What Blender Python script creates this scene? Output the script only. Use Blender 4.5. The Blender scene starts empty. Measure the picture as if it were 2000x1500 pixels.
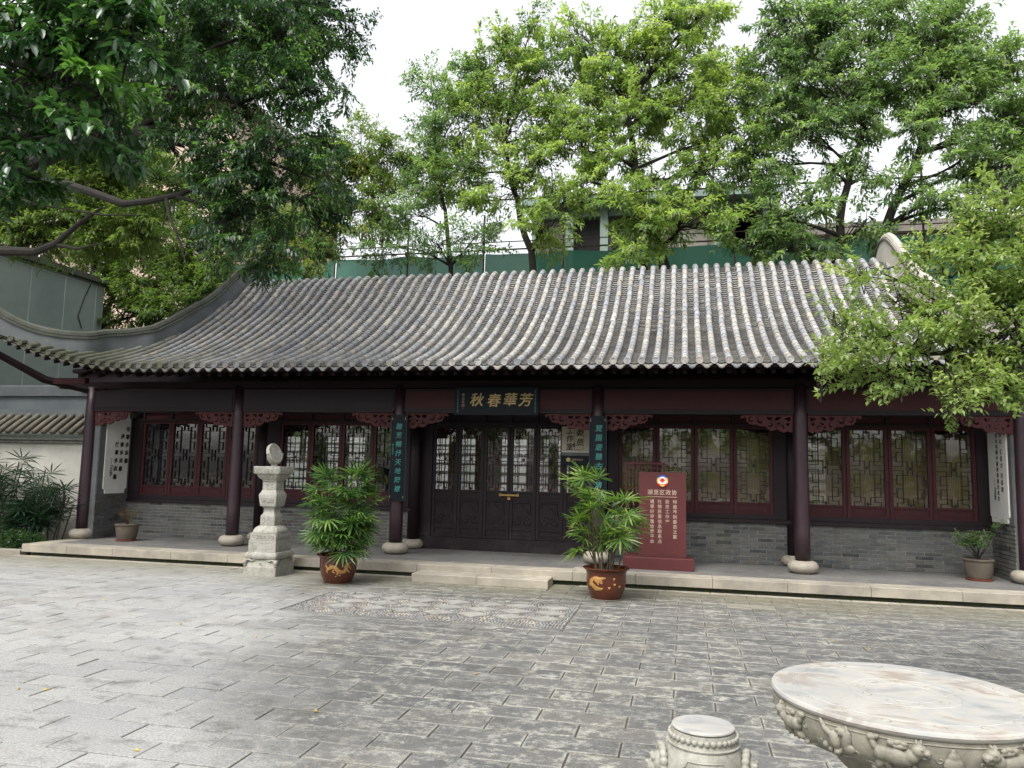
import bpy, bmesh, math, random
import numpy as np
from mathutils import Vector, Matrix
random.seed(7)
RNG = np.random.default_rng(11)
SC = bpy.context.scene
COL = SC.collection
PI = math.pi
# ------------------------------------------------------------------ camera
CAMF, YAW, PITCH, ROLL, CAMZ = 1502.03, 0.2229499, 0.1076908, -0.0211173, 1.6293
cy, sy, cp, sp = math.cos(YAW), math.sin(YAW), math.cos(PITCH), math.sin(PITCH)
FWD = Vector((-sy*cp, cy*cp, sp)); RT = Vector((cy, sy, 0)); UPV = RT.cross(FWD)
cr, sr = math.cos(ROLL), math.sin(ROLL)
RT2 = cr*RT - sr*UPV; UP2 = sr*RT + cr*UPV
cam = bpy.data.cameras.new('camera'); cam_o = bpy.data.objects.new('camera', cam); COL.objects.link(cam_o)
M3 = Matrix((RT2, UP2, -FWD)).transposed()
cam_o.matrix_world = Matrix.Translation((0, 0, CAMZ)) @ M3.to_4x4()
cam.sensor_width = 36.0; cam.lens = CAMF/2000*36; cam.clip_start = .05; cam.clip_end = 500
SC.camera = cam_o
def at(px, py, Y):
    """the point on the plane y=Y seen at that place of the photograph"""
    d = FWD + RT2*((px-1000)/CAMF) - UP2*((py-750)/CAMF)
    t = Y/d.y
    return Vector((d.x*t, Y, CAMZ+d.z*t))
# ------------------------------------------------------------------ world, sun, exposure
SUN_EL, SUN_AZ = math.radians(58), math.radians(200)     # azimuth measured clockwise from +Y
W = bpy.data.worlds.new('World'); SC.world = W; W.use_nodes = True
nt = W.node_tree; nt.nodes.clear()
sky = nt.nodes.new('ShaderNodeTexSky'); sky.sky_type = 'NISHITA'; sky.sun_disc = False
sky.sun_elevation = SUN_EL; sky.sun_rotation = SUN_AZ; sky.air_density = 1.6; sky.dust_density = 5.0; sky.ozone_density = 1.0
hsv = nt.nodes.new('ShaderNodeHueSaturation'); hsv.inputs['Saturation'].default_value = 0.16
hsv.inputs['Value'].default_value = 1.25
bg = nt.nodes.new('ShaderNodeBackground'); bg.inputs[1].default_value = 0.15
wo = nt.nodes.new('ShaderNodeOutputWorld')
nt.links.new(sky.outputs[0], hsv.inputs['Color']); nt.links.new(hsv.outputs[0], bg.inputs[0]); nt.links.new(bg.outputs[0], wo.inputs[0])
sl = bpy.data.lights.new('sun', 'SUN'); sl.energy = .8; sl.angle = math.radians(22); sl.color = (1, .965, .9)
so = bpy.data.objects.new('sun', sl); COL.objects.link(so)
sd = Vector((math.sin(SUN_AZ)*math.cos(SUN_EL), math.cos(SUN_AZ)*math.cos(SUN_EL), math.sin(SUN_EL)))
so.rotation_euler = sd.to_track_quat('Z', 'Y').to_euler(); so.location = (0, -5, 30)
SC.view_settings.view_transform = 'Standard'; SC.view_settings.look = 'None'
SC.view_settings.exposure = 0.88; SC.view_settings.gamma = 1.0; SC.view_settings.use_curve_mapping = False
cyc = SC.cycles
cyc.max_bounces = 7; cyc.diffuse_bounces = 4; cyc.glossy_bounces = 3; cyc.transmission_bounces = 5; cyc.transparent_max_bounces = 12
cyc.caustics_reflective = False; cyc.caustics_refractive = False
cyc.use_denoising = True
try: cyc.denoiser = 'OPENIMAGEDENOISE'
except Exception: pass
cyc.sample_clamp_indirect = 6.0

# ------------------------------------------------------------------ materials
MATS = {}
def srgb(h):
    h = h.lstrip('#'); c = [int(h[i:i+2], 16)/255 for i in (0, 2, 4)]
    return tuple(((x+.055)/1.055)**2.4 if x > .04045 else x/12.92 for x in c)+(1,)
class NT:
    def __init__(s, name):
        s.m = bpy.data.materials.new(name); s.m.use_nodes = True; s.t = s.m.node_tree
        s.b = s.t.nodes['Principled BSDF']; s.o = s.t.nodes['Material Output']; MATS[name] = s.m
    def n(s, typ, **kw):
        nd = s.t.nodes.new(typ)
        for k, v in kw.items():
            if k[0] == '_': setattr(nd, k[1:], v)
            else: nd.inputs[k.replace('__', ' ')].default_value = v
        return nd
    def l(s, a, b): s.t.links.new(a, b)
    def noise(s, scale, detail=4, rough=.6, vec=None, dist=0):
        nd = s.n('ShaderNodeTexNoise'); nd.inputs['Scale'].default_value = scale; nd.inputs['Detail'].default_value = detail
        nd.inputs['Roughness'].default_value = rough; nd.inputs['Distortion'].default_value = dist
        if vec: s.l(vec, nd.inputs['Vector'])
        return nd.outputs['Fac']
    def pos(s):
        return s.n('ShaderNodeNewGeometry').outputs['Position']
    def objc(s): return s.n('ShaderNodeTexCoord').outputs['Object']
    def ramp(s, fac, stops):
        r = s.n('ShaderNodeValToRGB'); e = r.color_ramp.elements
        while len(e) < len(stops): e.new(.5)
        for i, (p, c) in enumerate(stops):
            e[i].position = p; e[i].color = c if len(c) == 4 else tuple(c)+(1,)
        s.l(fac, r.inputs[0]); return r.outputs[0]
    def mix(s, fac, a, b, mode='MIX'):
        m = s.n('ShaderNodeMix'); m.data_type = 'RGBA'; m.blend_type = mode
        for v, i in ((fac, 0), (a, 6), (b, 7)):
            if hasattr(v, 'links'): s.l(v, m.inputs[i])
            else: m.inputs[i].default_value = v
        return m.outputs[2]
    def math(s, op, a, b=None, clamp=False):
        m = s.n('ShaderNodeMath'); m.operation = op; m.use_clamp = clamp
        for v, i in ((a, 0), (b, 1)):
            if v is None: continue
            if hasattr(v, 'links'): s.l(v, m.inputs[i])
            else: m.inputs[i].default_value = v
        return m.outputs[0]
    def rnd(s):
        a = s.n('ShaderNodeAttribute'); a.attribute_name = 'rnd'
        o = s.n('ShaderNodeObjectInfo')
        return s.math('FRACT', s.math('ADD', a.outputs['Fac'], o.outputs['Random']))
    def bump(s, h, strength=.3, dist=.01):
        b = s.n('ShaderNodeBump'); b.inputs['Strength'].default_value = strength; b.inputs['Distance'].default_value = dist
        s.l(h, b.inputs['Height']); s.l(b.outputs[0], s.b.inputs['Normal'])
    def fin(s, color, rough=.6, metal=0, spec=.5):
        for v, k in ((color, 'Base Color'), (rough, 'Roughness')):
            if hasattr(v, 'links'): s.l(v, s.b.inputs[k])
            else: s.b.inputs[k].default_value = v
        s.b.inputs['Metallic'].default_value = metal; s.b.inputs['Specular IOR Level'].default_value = spec
        return s.m
def g3(v, t=(1, 1, 1)): return (v*t[0], v*t[1], v*t[2], 1)
def simple(name, c1, c2, scale=6, rough=.6, bump=.15, spec=.5, metal=0, detail=5):
    k = NT(name); P = k.pos(); f = k.noise(scale, detail, .65, P)
    f2 = k.noise(scale*9, 3, .6, P)
    c = k.mix(k.ramp(f, [(.3, (0, 0, 0)), (.7, (1, 1, 1))]), c1, c2)
    c = k.mix(1.0, c, k.ramp(k.noise(scale*.35, 5, .7, P), [(.3, (.72, .72, .74)), (.7, (1.22, 1.2, 1.16))]), 'MULTIPLY')
    k.bump(k.math('ADD', f, k.math('MULTIPLY', f2, .5)), bump, .006)
    rr = k.math('ADD', rough-.12, k.math('MULTIPLY', f2, .26), True)
    return k.fin(c, rr, metal, spec)

def lacquer(name, c1, c2, scale, rough, bump, spec=.4):
    k = NT(name); P = k.pos(); mp = k.n('ShaderNodeMapping'); mp.inputs['Scale'].default_value = (1, 1, .18); k.l(P, mp.inputs[0])
    g = k.noise(34, 6, .75, mp.outputs[0]); w = k.noise(2.6, 6, .7, P); s = k.noise(55, 3, .7, P)
    c = k.mix(w, c1, c2); c = k.mix(1.0, c, k.ramp(g, [(.3, (.65, .65, .68)), (.7, (1.35, 1.32, 1.3))]), 'MULTIPLY')
    dust = k.ramp(k.math('ADD', k.math('MULTIPLY', w, .6), k.math('MULTIPLY', s, .45)), [(.52, (0, 0, 0)), (.68, (.5, .5, .5))])
    sx = k.n('ShaderNodeSeparateXYZ'); k.l(P, sx.inputs[0]); mr = k.n('ShaderNodeMapRange'); k.l(sx.outputs[2], mr.inputs[0]); mr.inputs[1].default_value = .95; mr.inputs[2].default_value = .25
    dust = k.math('MULTIPLY', dust, k.math('ADD', .10, k.math('MULTIPLY', mr.outputs[0], .9)), True)
    c = k.mix(dust, c, (.085, .072, .068, 1))
    k.bump(k.math('ADD', g, w), .22, .003)
    return k.fin(c, k.math('ADD', rough-.10, k.math('MULTIPLY', w, .3), True), 0, spec)
# paving stone
def paver_mat():
    k = NT('paving_stone'); P = k.pos(); r = k.rnd()
    sx = k.n('ShaderNodeSeparateXYZ'); k.l(P, sx.inputs[0])
    mp = k.n('ShaderNodeMapping'); mp.inputs['Scale'].default_value = (1, 1.25, 1); k.l(P, mp.inputs[0]); V = mp.outputs[0]
    big = k.noise(.55, 4, .6, P)
    # weathered zone to the right / clean pale zone to the left
    zone = k.math('ADD', k.math('MULTIPLY', k.math('ADD', sx.outputs[0], k.math('MULTIPLY', k.math('SUBTRACT', sx.outputs[1], 3.5), .52)), .42), k.math('MULTIPLY', big, 2.2))
    zone = k.math('ADD', zone, .05)
    zone = k.ramp(zone, [(.0, (0, 0, 0)), (.75, (1, 1, 1))])
    dark = k.ramp(r, [(0, g3(.105, (1, 1, .98))), (.35, g3(.135, (1.02, 1, .95))), (.62, g3(.09, (.98, 1, 1.01))), (.985, g3(.135, (1.05, 1, .92))), (.998, g3(.25, (1.07, 1, .88)))])
    pale = k.ramp(r, [(0, g3(.30, (1, 1, .97))), (.5, g3(.345, (1.01, 1, .96))), (1, g3(.28))])
    base = k.mix(zone, pale, dark)
    n1 = k.noise(5.5, 7, .72, V); n2 = k.noise(17, 6, .75, V); n3 = k.noise(70, 3, .6, P); n4 = k.noise(1.7, 5, .6, V)
    lic = k.ramp(k.math('ADD', k.math('MULTIPLY', n1, .6), k.math('MULTIPLY', n2, .42)), [(.50, (0, 0, 0)), (.585, (1, 1, 1))])
    uv = k.n('ShaderNodeUVMap'); su = k.n('ShaderNodeSeparateXYZ'); k.l(uv.outputs[0], su.inputs[0])
    ex = k.math('MULTIPLY', k.math('ABSOLUTE', k.math('SUBTRACT', su.outputs[0], .5)), 2.0); ey = k.math('MULTIPLY', k.math('ABSOLUTE', k.math('SUBTRACT', su.outputs[1], .5)), 2.0)
    edge = k.math('MAXIMUM', k.math('POWER', ex, 9.0), k.math('POWER', ey, 5.0))
    lic2 = k.ramp(k.math('ADD', k.math('MULTIPLY', edge, .33), k.math('MULTIPLY', n2, .55)), [(.43, (0, 0, 0)), (.62, (1, 1, 1))])
    la = k.math('MULTIPLY', k.math('MAXIMUM', lic, lic2), k.math('ADD', k.math('MULTIPLY', zone, .72), .10), True)
    la = k.math('MULTIPLY', la, k.ramp(n4, [(.35, (.35, .35, .35)), (.6, (1, 1, 1))]))
    c = k.mix(la, base, (.40, .39, .34, 1))
    dk = k.ramp(k.noise(3.1, 7, .75, V), [(.52, (0, 0, 0)), (.68, (1, 1, 1))])
    c = k.mix(k.math('MULTIPLY', dk, .7), c, (.075, .075, .07, 1))
    brn = k.ramp(k.noise(.9, 5, .7, P), [(.55, (0, 0, 0)), (.7, (1, 1, 1))])
    c = k.mix(k.math('MULTIPLY', brn, .4), c, (.17, .14, .10, 1))
    # damp moss strip next to the platform
    ms = k.ramp(k.math('ADD', sx.outputs[1], k.math('MULTIPLY', big, 1.2)), [(0, (0, 0, 0)), (1, (0, 0, 0))])
    mm = k.n('ShaderNodeMapRange'); k.l(k.math('ADD', sx.outputs[1], k.math('MULTIPLY', big, 1.6)), mm.inputs[0])
    mm.inputs[1].default_value = 10.2; mm.inputs[2].default_value = 11.6
    c = k.mix(k.math('MULTIPLY', mm.outputs[0], .65), c, (.19, .175, .11, 1))
    grain = k.ramp(n3, [(.3, (.62, .62, .62)), (.7, (1.18, 1.18, 1.18))])
    c = k.mix(1.0, c, grain, 'MULTIPLY')
    k.bump(k.math('ADD', k.math('MULTIPLY', n2, 1.0), k.math('MULTIPLY', n3, .7)), .55, .004)
    return k.fin(c, k.ramp(n1, [(.3, (.62, .62, .62)), (.7, (.85, .85, .85))]), 0, .4)
paver_mat()
def tile_mat():
    k = NT('roof_tile'); P = k.pos(); r = k.rnd()
    base = k.ramp(r, [(0, (0.2280, 0.2378, 0.2580, 1)), (.2, (0.3078, 0.3039, 0.3000, 1)), (.4, (0.2223, 0.2378, 0.2700, 1)), (.58, (0.3420, 0.3248, 0.3000, 1)), (.72, (0.2280, 0.2146, 0.2040, 1)), (.84, (0.3762, 0.3654, 0.3480, 1)), (.95, (0.2850, 0.3016, 0.3420, 1)), (1, (0.3876, 0.3364, 0.2760, 1))])
    sx = k.n('ShaderNodeSeparateXYZ'); k.l(P, sx.inputs[0])
    n1 = k.noise(9, 6, .7, P); n2 = k.noise(45, 4, .65, P); n0 = k.noise(1.1, 4, .6, P)
    c = k.mix(k.ramp(n1, [(.45, (0, 0, 0)), (.7, (.6, .6, .6))]), base, (.16, .16, .155, 1))
    c = k.mix(k.math('MULTIPLY', k.ramp(n2, [(.5, (0, 0, 0)), (.66, (1, 1, 1))]), .35), c, (.52, .51, .47, 1))
    # streaks per rib
    mp = k.n('ShaderNodeMapping'); mp.inputs['Scale'].default_value = (4.9, .35, .35); k.l(P, mp.inputs[0])
    st = k.noise(1.0, 2, .5, mp.outputs[0])
    c = k.mix(1.0, c, k.ramp(st, [(.3, (.78, .78, .8)), (.7, (1.15, 1.13, 1.08))]), 'MULTIPLY')
    # moss: lower and left part
    mv = k.math('ADD', k.math('MULTIPLY', k.math('SUBTRACT', -7.4, sx.outputs[0]), .26), k.math('MULTIPLY', k.math('SUBTRACT', 12.5, sx.outputs[1]), .26))
    mv = k.math('ADD', mv, k.math('MULTIPLY', k.math('SUBTRACT', n0, .5), 1.6))
    moss = k.ramp(mv, [(.35, (0, 0, 0)), (1.1, (.85, .85, .85))])
    c = k.mix(moss, c, k.mix(n1, (.055, .062, .032, 1), (.13, .135, .085, 1)))
    dl = k.n('ShaderNodeMapRange'); k.l(sx.outputs[0], dl.inputs[0]); dl.inputs[1].default_value = -9; dl.inputs[2].default_value = -4.2; dl.inputs[3].default_value = .72; dl.inputs[4].default_value = 1.0  # tree shade over the left roof end, painted into the tile colour
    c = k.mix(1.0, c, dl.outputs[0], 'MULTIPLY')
    k.bump(k.math('ADD', n1, n2), .4, .004)
    return k.fin(c, .82, 0, .3)
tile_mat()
def pan_mat():
    k = NT('pan_tile'); P = k.pos(); r = k.rnd()
    base = k.ramp(r, [(0, (.13, .13, .13, 1)), (.4, (.20, .195, .185, 1)), (.7, (.15, .145, .14, 1)), (1, (.26, .25, .235, 1))])
    sx = k.n('ShaderNodeSeparateXYZ'); k.l(P, sx.inputs[0])
    n1 = k.noise(9, 6, .7, P); n2 = k.noise(45, 4, .65, P); n0 = k.noise(1.1, 4, .6, P)
    c = k.mix(k.ramp(n1, [(.45, (0, 0, 0)), (.7, (.6, .6, .6))]), base, (.16, .16, .155, 1))
    c = k.mix(k.math('MULTIPLY', k.ramp(n2, [(.5, (0, 0, 0)), (.66, (1, 1, 1))]), .35), c, (.52, .51, .47, 1))
    # streaks per rib
    mp = k.n('ShaderNodeMapping'); mp.inputs['Scale'].default_value = (4.9, .35, .35); k.l(P, mp.inputs[0])
    st = k.noise(1.0, 2, .5, mp.outputs[0])
    c = k.mix(1.0, c, k.ramp(st, [(.3, (.78, .78, .8)), (.7, (1.15, 1.13, 1.08))]), 'MULTIPLY')
    # moss: lower and left part
    mv = k.math('ADD', k.math('MULTIPLY', k.math('SUBTRACT', -7.4, sx.outputs[0]), .26), k.math('MULTIPLY', k.math('SUBTRACT', 12.5, sx.outputs[1]), .26))
    mv = k.math('ADD', mv, k.math('MULTIPLY', k.math('SUBTRACT', n0, .5), 1.6))
    moss = k.ramp(mv, [(.35, (0, 0, 0)), (1.1, (.85, .85, .85))])
    c = k.mix(moss, c, k.mix(n1, (.055, .062, .032, 1), (.13, .135, .085, 1)))
    dl = k.n('ShaderNodeMapRange'); k.l(sx.outputs[0], dl.inputs[0]); dl.inputs[1].default_value = -9; dl.inputs[2].default_value = -4.2; dl.inputs[3].default_value = .72; dl.inputs[4].default_value = 1.0  # pans darkened toward the left as well: painted shade of the tree
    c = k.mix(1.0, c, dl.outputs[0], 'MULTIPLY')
    k.bump(k.math('ADD', n1, n2), .4, .004)
    return k.fin(c, .82, 0, .3)
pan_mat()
def brick_mat():
    k = NT('grey_brick'); P = k.pos(); r = k.rnd()
    base = k.ramp(r, [(0, (0.0629, 0.0679, 0.0705, 1)), (.22, (0.1195, 0.1214, 0.1195, 1)), (.45, (0.0849, 0.0881, 0.0881, 1)), (.62, (0.1352, 0.1352, 0.1289, 1)), (.76, (0.1038, 0.0944, 0.0849, 1)), (.86, (0.0377, 0.0409, 0.0440, 1)), (.93, (0.0535, 0.0566, 0.0598, 1)), (1, (0.1510, 0.1510, 0.1415, 1))])
    n1 = k.noise(14, 6, .7, P); n2 = k.noise(60, 4, .6, P)
    c = k.mix(k.math('MULTIPLY', k.ramp(n1, [(.45, (0, 0, 0)), (.7, (1, 1, 1))]), .35), base, (.22, .22, .205, 1))
    st = k.ramp(k.noise(1.3, 5, .6, P), [(.6, (0, 0, 0)), (.75, (1, 1, 1))])
    c = k.mix(k.math('MULTIPLY', st, .4), c, (.19, .18, .10, 1))
    k.bump(k.math('ADD', n1, n2), .4, .003); return k.fin(c, .88, 0, .3)
brick_mat()
def brick_moss():
    k = NT('mossy_brick'); P = k.pos(); r = k.rnd()
    base = k.ramp(r, [(0, (.05, .055, .05, 1)), (.5, (.09, .095, .085, 1)), (1, (.065, .075, .06, 1))])
    n1 = k.noise(6, 6, .7, P)
    c = k.mix(k.ramp(n1, [(.42, (0, 0, 0)), (.62, (1, 1, 1))]), base, (.085, .105, .035, 1))
    k.bump(n1, .4, .005); return k.fin(c, .9, 0, .3)
brick_moss()
simple('mortar', (0.2693, 0.2632, 0.2448, 1), (0.1714, 0.1714, 0.1591, 1), 20, .9)
simple('joint_dirt', (.045, .040, .034, 1), (.10, .09, .075, 1), 1.3, .95)
simple('coping_tile', (.17, .15, .12, 1), (.09, .085, .065, 1), 7, .85, .3)
simple('soil', (.05, .04, .03, 1), (.09, .07, .05, 1), 8, 1, .5)
simple('kerb_granite', (.38, .345, .285, 1), (.23, .21, .175, 1), 2.6, .8, .25)
simple('porch_floor', (0.1275, 0.1275, 0.1275, 1), (0.1785, 0.1742, 0.1615, 1), 3, .6, .15)
def marble(name, a, b, scale=3):
    k = NT(name); P = k.objc(); n = k.noise(scale, 7, .7, P, 1.2); n2 = k.noise(scale*6, 6, .7, P)
    c = k.mix(k.ramp(n, [(.35, (0, 0, 0)), (.65, (1, 1, 1))]), a, b)
    c = k.mix(k.math('MULTIPLY', k.ramp(n2, [(.5, (0, 0, 0)), (.7, (1, 1, 1))]), .5), c, tuple(x*.55 for x in b[:3])+(1,))
    k.bump(k.math('ADD', n2, k.noise(scale*25, 4, .6, P)), .3, .004); return k.fin(c, .6, 0, .4)
marble('weathered_marble', (.40, .385, .34, 1), (.24, .235, .20, 1), 7)
def table_marble():
    k = NT('table_marble'); P = k.objc(); mp = k.n('ShaderNodeMapping'); mp.inputs['Scale'].default_value = (2.6, 4.6, 4.6)
    mp.inputs['Rotation'].default_value = (0, 0, .5); k.l(P, mp.inputs[0])
    n = k.noise(1.2, 7, .68, mp.outputs[0], .6); n2 = k.noise(2.2, 6, .65, P, .4)
    c = k.ramp(n, [(.30, (.20, .205, .21)), (.44, (.37, .365, .35)), (.53, (.44, .42, .38)), (.62, (.29, .245, .21)), (.75, (.40, .385, .36))])
    c = k.mix(k.ramp(n2, [(.42, (0, 0, 0)), (.72, (.75, .75, .75))]), c, (.27, .275, .28, 1))
    k.bump(k.noise(60, 4, .6, P), .12, .003); return k.fin(c, .33, 0, .5)
table_marble()
marble('carved_stone', (.30, .28, .23, 1), (.19, .18, .145, 1), 6)
marble('column_stone', (.38, .34, .28, 1), (.27, .24, .20, 1), 5)
simple('plaster_grey', (0.1320, 0.1430, 0.1485, 1), (0.0880, 0.0963, 0.1018, 1), 2.2, .85, .25)
simple('plaster_right', (0.4500, 0.4230, 0.3690, 1), (0.3240, 0.3060, 0.2700, 1), 2.5, .85, .25)
simple('ridge_cap_tile', (0.0780, 0.0810, 0.0720, 1), (0.0450, 0.0510, 0.0330, 1), 5, .9, .5)
lacquer('lacquer_dark', (0.0136, 0.0061, 0.0102, 1), (0.0095, 0.0048, 0.0082, 1), 3, .5, .08, .3)
lacquer('lacquer_column', (.034, .014, .022, 1), (.026, .012, .019, 1), 3, .38, .05, .5)
lacquer('lacquer_red', (0.0480, 0.0072, 0.0101, 1), (0.0336, 0.0056, 0.0092, 1), 4, .55, .1, .3)
simple('lacquer_bracket', (.075, .018, .019, 1), (.048, .013, .015, 1), 7, .65, .15, .3)
simple('rafter_paint', (0.0154, 0.0063, 0.0077, 1), (0.0084, 0.0042, 0.0063, 1), 5, .75, .1, .2)
simple('interior_wall', (.12, .11, .10, 1), (.09, .085, .08, 1), 3, .9)
simple('white_panel', (.76, .755, .73, 1), (.68, .675, .65, 1), 1.5, .6, .05)
simple('ink_black', (.008, .008, .01, 1), (.012, .012, .014, 1), 8, .5, 0)
simple('plaque_black', (.004, .007, .013, 1), (.006, .010, .016, 1), 6, .5, .03, .2)
simple('gold_leaf', (.50, .36, .17, 1), (.36, .26, .12, 1), 12, .4, .1, .5, .35)
simple('teal_paint', (.045, .24, .22, 1), (.03, .18, .17, 1), 12, .5, .05)
simple('teal_trim', (.015, .085, .085, 1), (.010, .05, .055, 1), 30, .5, .1)
simple('sign_red', (0.0936, 0.0221, 0.0234, 1), (0.0806, 0.0195, 0.0208, 1), 2, .5, .02, .35)
simple('sign_text', (.46, .34, .27, 1), (.40, .30, .24, 1), 9, .6, 0)
simple('paper_board', (.50, .46, .36, 1), (.40, .36, .28, 1), 4, .7, .03)
simple('slate_paint', (.11, .13, .13, 1), (.08, .09, .10, 1), 4, .6, .02)
simple('emblem_blue', (.03, .08, .42, 1), (.03, .07, .36, 1), 9, .5, 0)
simple('emblem_gold', (.85, .50, .10, 1), (.75, .42, .08, 1), 9, .5, 0)
simple('emblem_red', (.70, .03, .02, 1), (.6, .03, .02, 1), 9, .5, 0)
simple('emblem_white', (.8, .8, .78, 1), (.75, .75, .73, 1), 9, .5, 0)
simple('brass', (.45, .30, .12, 1), (.30, .20, .09, 1), 15, .35, .1, .5, .8)
simple('glazed_pot', (.105, .030, .014, 1), (.065, .018, .010, 1), 5, .22, .06)
simple('dragon_gilt', (.46, .25, .075, 1), (.36, .18, .05, 1), 30, .45, .2)
simple('clay_pot', (.13, .10, .075, 1), (.09, .075, .06, 1), 9, .7, .2)
simple('terracotta', (.22, .045, .02, 1), (.16, .035, .018, 1), 9, .7, .1)
simple('bark', (0.0225, 0.0190, 0.0150, 1), (0.0110, 0.0090, 0.0075, 1), 9, .95, .6)
simple('bark_pale', (.12, .105, .085, 1), (.06, .05, .04, 1), 9, .95, .6)
simple('cane', (.10, .075, .05, 1), (.05, .05, .03, 1), 12, .8, .3)
simple('awning_grey', (0.1275, 0.1500, 0.1575, 1), (0.0975, 0.1162, 0.1237, 1), 1.5, .6, .05)
simple('cladding_green', (0.2325, 0.2775, 0.2625, 1), (0.2025, 0.2475, 0.2325, 1), .8, .7, .03)
simple('cladding_joint', (0.4125, 0.4500, 0.4375, 1), (0.3750, 0.4125, 0.4000, 1), 3, .7, 0)
simple('wall_white', (.60, .59, .53, 1), (.45, .44, .39, 1), 1.2, .85, .1)
simple('beige_wall', (0.5643, 0.4347, 0.3416, 1), (0.4959, 0.3969, 0.3208, 1), .5, .9, .05)
simple('beam_greygreen', (.30, .38, .35, 1), (.25, .33, .31, 1), .6, .7, .03)
simple('taupe_board', (.30, .255, .24, 1), (.24, .21, .20, 1), .8, .8, .05)
simple('concrete_pale', (.42, .39, .35, 1), (.33, .31, .28, 1), .7, .9, .1)
simple('steel_rust', (.12, .085, .065, 1), (.08, .06, .05, 1), 9, .8, .2)
simple('dark_void', (.012, .012, .013, 1), (.02, .02, .02, 1), 3, .9, 0)
simple('rhombus_stone', (.30, .295, .27, 1), (.18, .18, .17, 1), 9, .8, .3)
simple('siding_pale', (.42, .42, .42, 1), (.34, .34, .35, 1), .8, .8)
simple('pebble_grey', (.13, .14, .15, 1), (.22, .21, .20, 1), 30, .7, .2)
simple('pebble_red', (0.1615, 0.1300, 0.1155, 1), (0.2125, 0.2000, 0.1733, 1), 30, .7, .2)
simple('pebble_pale', (.36, .34, .29, 1), (.24, .22, .19, 1), 30, .7, .2)
def net_mat():
    k = NT('green_netting'); P = k.pos(); n = k.noise(1.2, 5, .6, P)
    c = k.mix(n, (.045, .19, .135, 1), (.09, .30, .22, 1)); k.fin(c, .8)
    tr = k.n('ShaderNodeBsdfTransparent'); mx = k.n('ShaderNodeMixShader'); mx.inputs[0].default_value = .96
    tl = k.n('ShaderNodeBsdfTranslucent'); k.l(c, tl.inputs[0]); m2 = k.n('ShaderNodeMixShader'); m2.inputs[0].default_value = .4
    k.l(k.b.outputs[0], m2.inputs[1]); k.l(tl.outputs[0], m2.inputs[2])
    k.l(tr.outputs[0], mx.inputs[1]); k.l(m2.outputs[0], mx.inputs[2]); k.l(mx.outputs[0], k.o.inputs[0])
net_mat()
def glass_mat():
    k = NT('window_glass'); fr = k.n('ShaderNodeFresnel'); fr.inputs[0].default_value = 1.5
    tr = k.n('ShaderNodeBsdfTransparent'); tr.inputs[0].default_value = (.80, .84, .82, 1)
    gl = k.n('ShaderNodeBsdfGlossy'); gl.inputs['Roughness'].default_value = .03
    bp = k.n('ShaderNodeBump'); bp.inputs['Strength'].default_value = .12; bp.inputs['Distance'].default_value = .02
    k.l(k.noise(3.0, 2, .5, k.pos()), bp.inputs['Height']); k.l(bp.outputs[0], gl.inputs['Normal'])
    mx = k.n('ShaderNodeMixShader'); f = k.math('ADD', k.math('MULTIPLY', fr.outputs[0], 2.0), .08, True)
    k.l(f, mx.inputs[0]); k.l(tr.outputs[0], mx.inputs[1]); k.l(gl.outputs[0], mx.inputs[2]); k.l(mx.outputs[0], k.o.inputs[0])
glass_mat()
def leaf_mat(name, stops, trans=.45, rough=.45, tcol=1.5):
    k = NT(name); r = k.rnd(); c = k.ramp(r, stops)
    k.fin(c, rough, 0, .5)
    tl = k.n('ShaderNodeBsdfTranslucent'); k.l(k.mix(1.0, c, (tcol, tcol*1.08, .55*tcol, 1), 'MULTIPLY'), tl.inputs[0])
    mx = k.n('ShaderNodeMixShader'); mx.inputs[0].default_value = trans
    k.l(k.b.outputs[0], mx.inputs[1]); k.l(tl.outputs[0], mx.inputs[2]); k.l(mx.outputs[0], k.o.inputs[0])
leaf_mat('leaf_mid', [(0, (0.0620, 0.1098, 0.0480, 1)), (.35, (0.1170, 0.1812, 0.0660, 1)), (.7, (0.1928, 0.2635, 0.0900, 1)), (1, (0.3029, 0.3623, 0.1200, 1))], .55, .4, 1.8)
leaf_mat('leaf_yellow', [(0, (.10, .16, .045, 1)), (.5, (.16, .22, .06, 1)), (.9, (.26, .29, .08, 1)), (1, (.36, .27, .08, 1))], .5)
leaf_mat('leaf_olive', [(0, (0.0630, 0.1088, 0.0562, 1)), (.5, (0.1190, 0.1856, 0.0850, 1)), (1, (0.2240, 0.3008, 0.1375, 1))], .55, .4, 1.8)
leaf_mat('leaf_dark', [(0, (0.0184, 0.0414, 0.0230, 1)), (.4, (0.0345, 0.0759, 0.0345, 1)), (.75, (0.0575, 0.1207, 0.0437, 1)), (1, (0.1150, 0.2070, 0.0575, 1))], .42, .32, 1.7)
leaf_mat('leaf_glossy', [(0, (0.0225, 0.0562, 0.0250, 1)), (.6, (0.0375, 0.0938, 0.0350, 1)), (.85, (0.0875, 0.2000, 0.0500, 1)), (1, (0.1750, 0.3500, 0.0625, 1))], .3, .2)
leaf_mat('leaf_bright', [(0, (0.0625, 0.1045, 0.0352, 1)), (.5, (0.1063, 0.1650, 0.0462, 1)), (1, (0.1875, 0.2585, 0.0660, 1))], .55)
leaf_mat('leaf_lime', [(0, (0.1035, 0.1610, 0.0517, 1)), (.4, (0.1955, 0.2702, 0.0862, 1)), (.8, (0.3220, 0.3967, 0.1495, 1)), (1, (0.4830, 0.5175, 0.2530, 1))], .42, .4)
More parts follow.
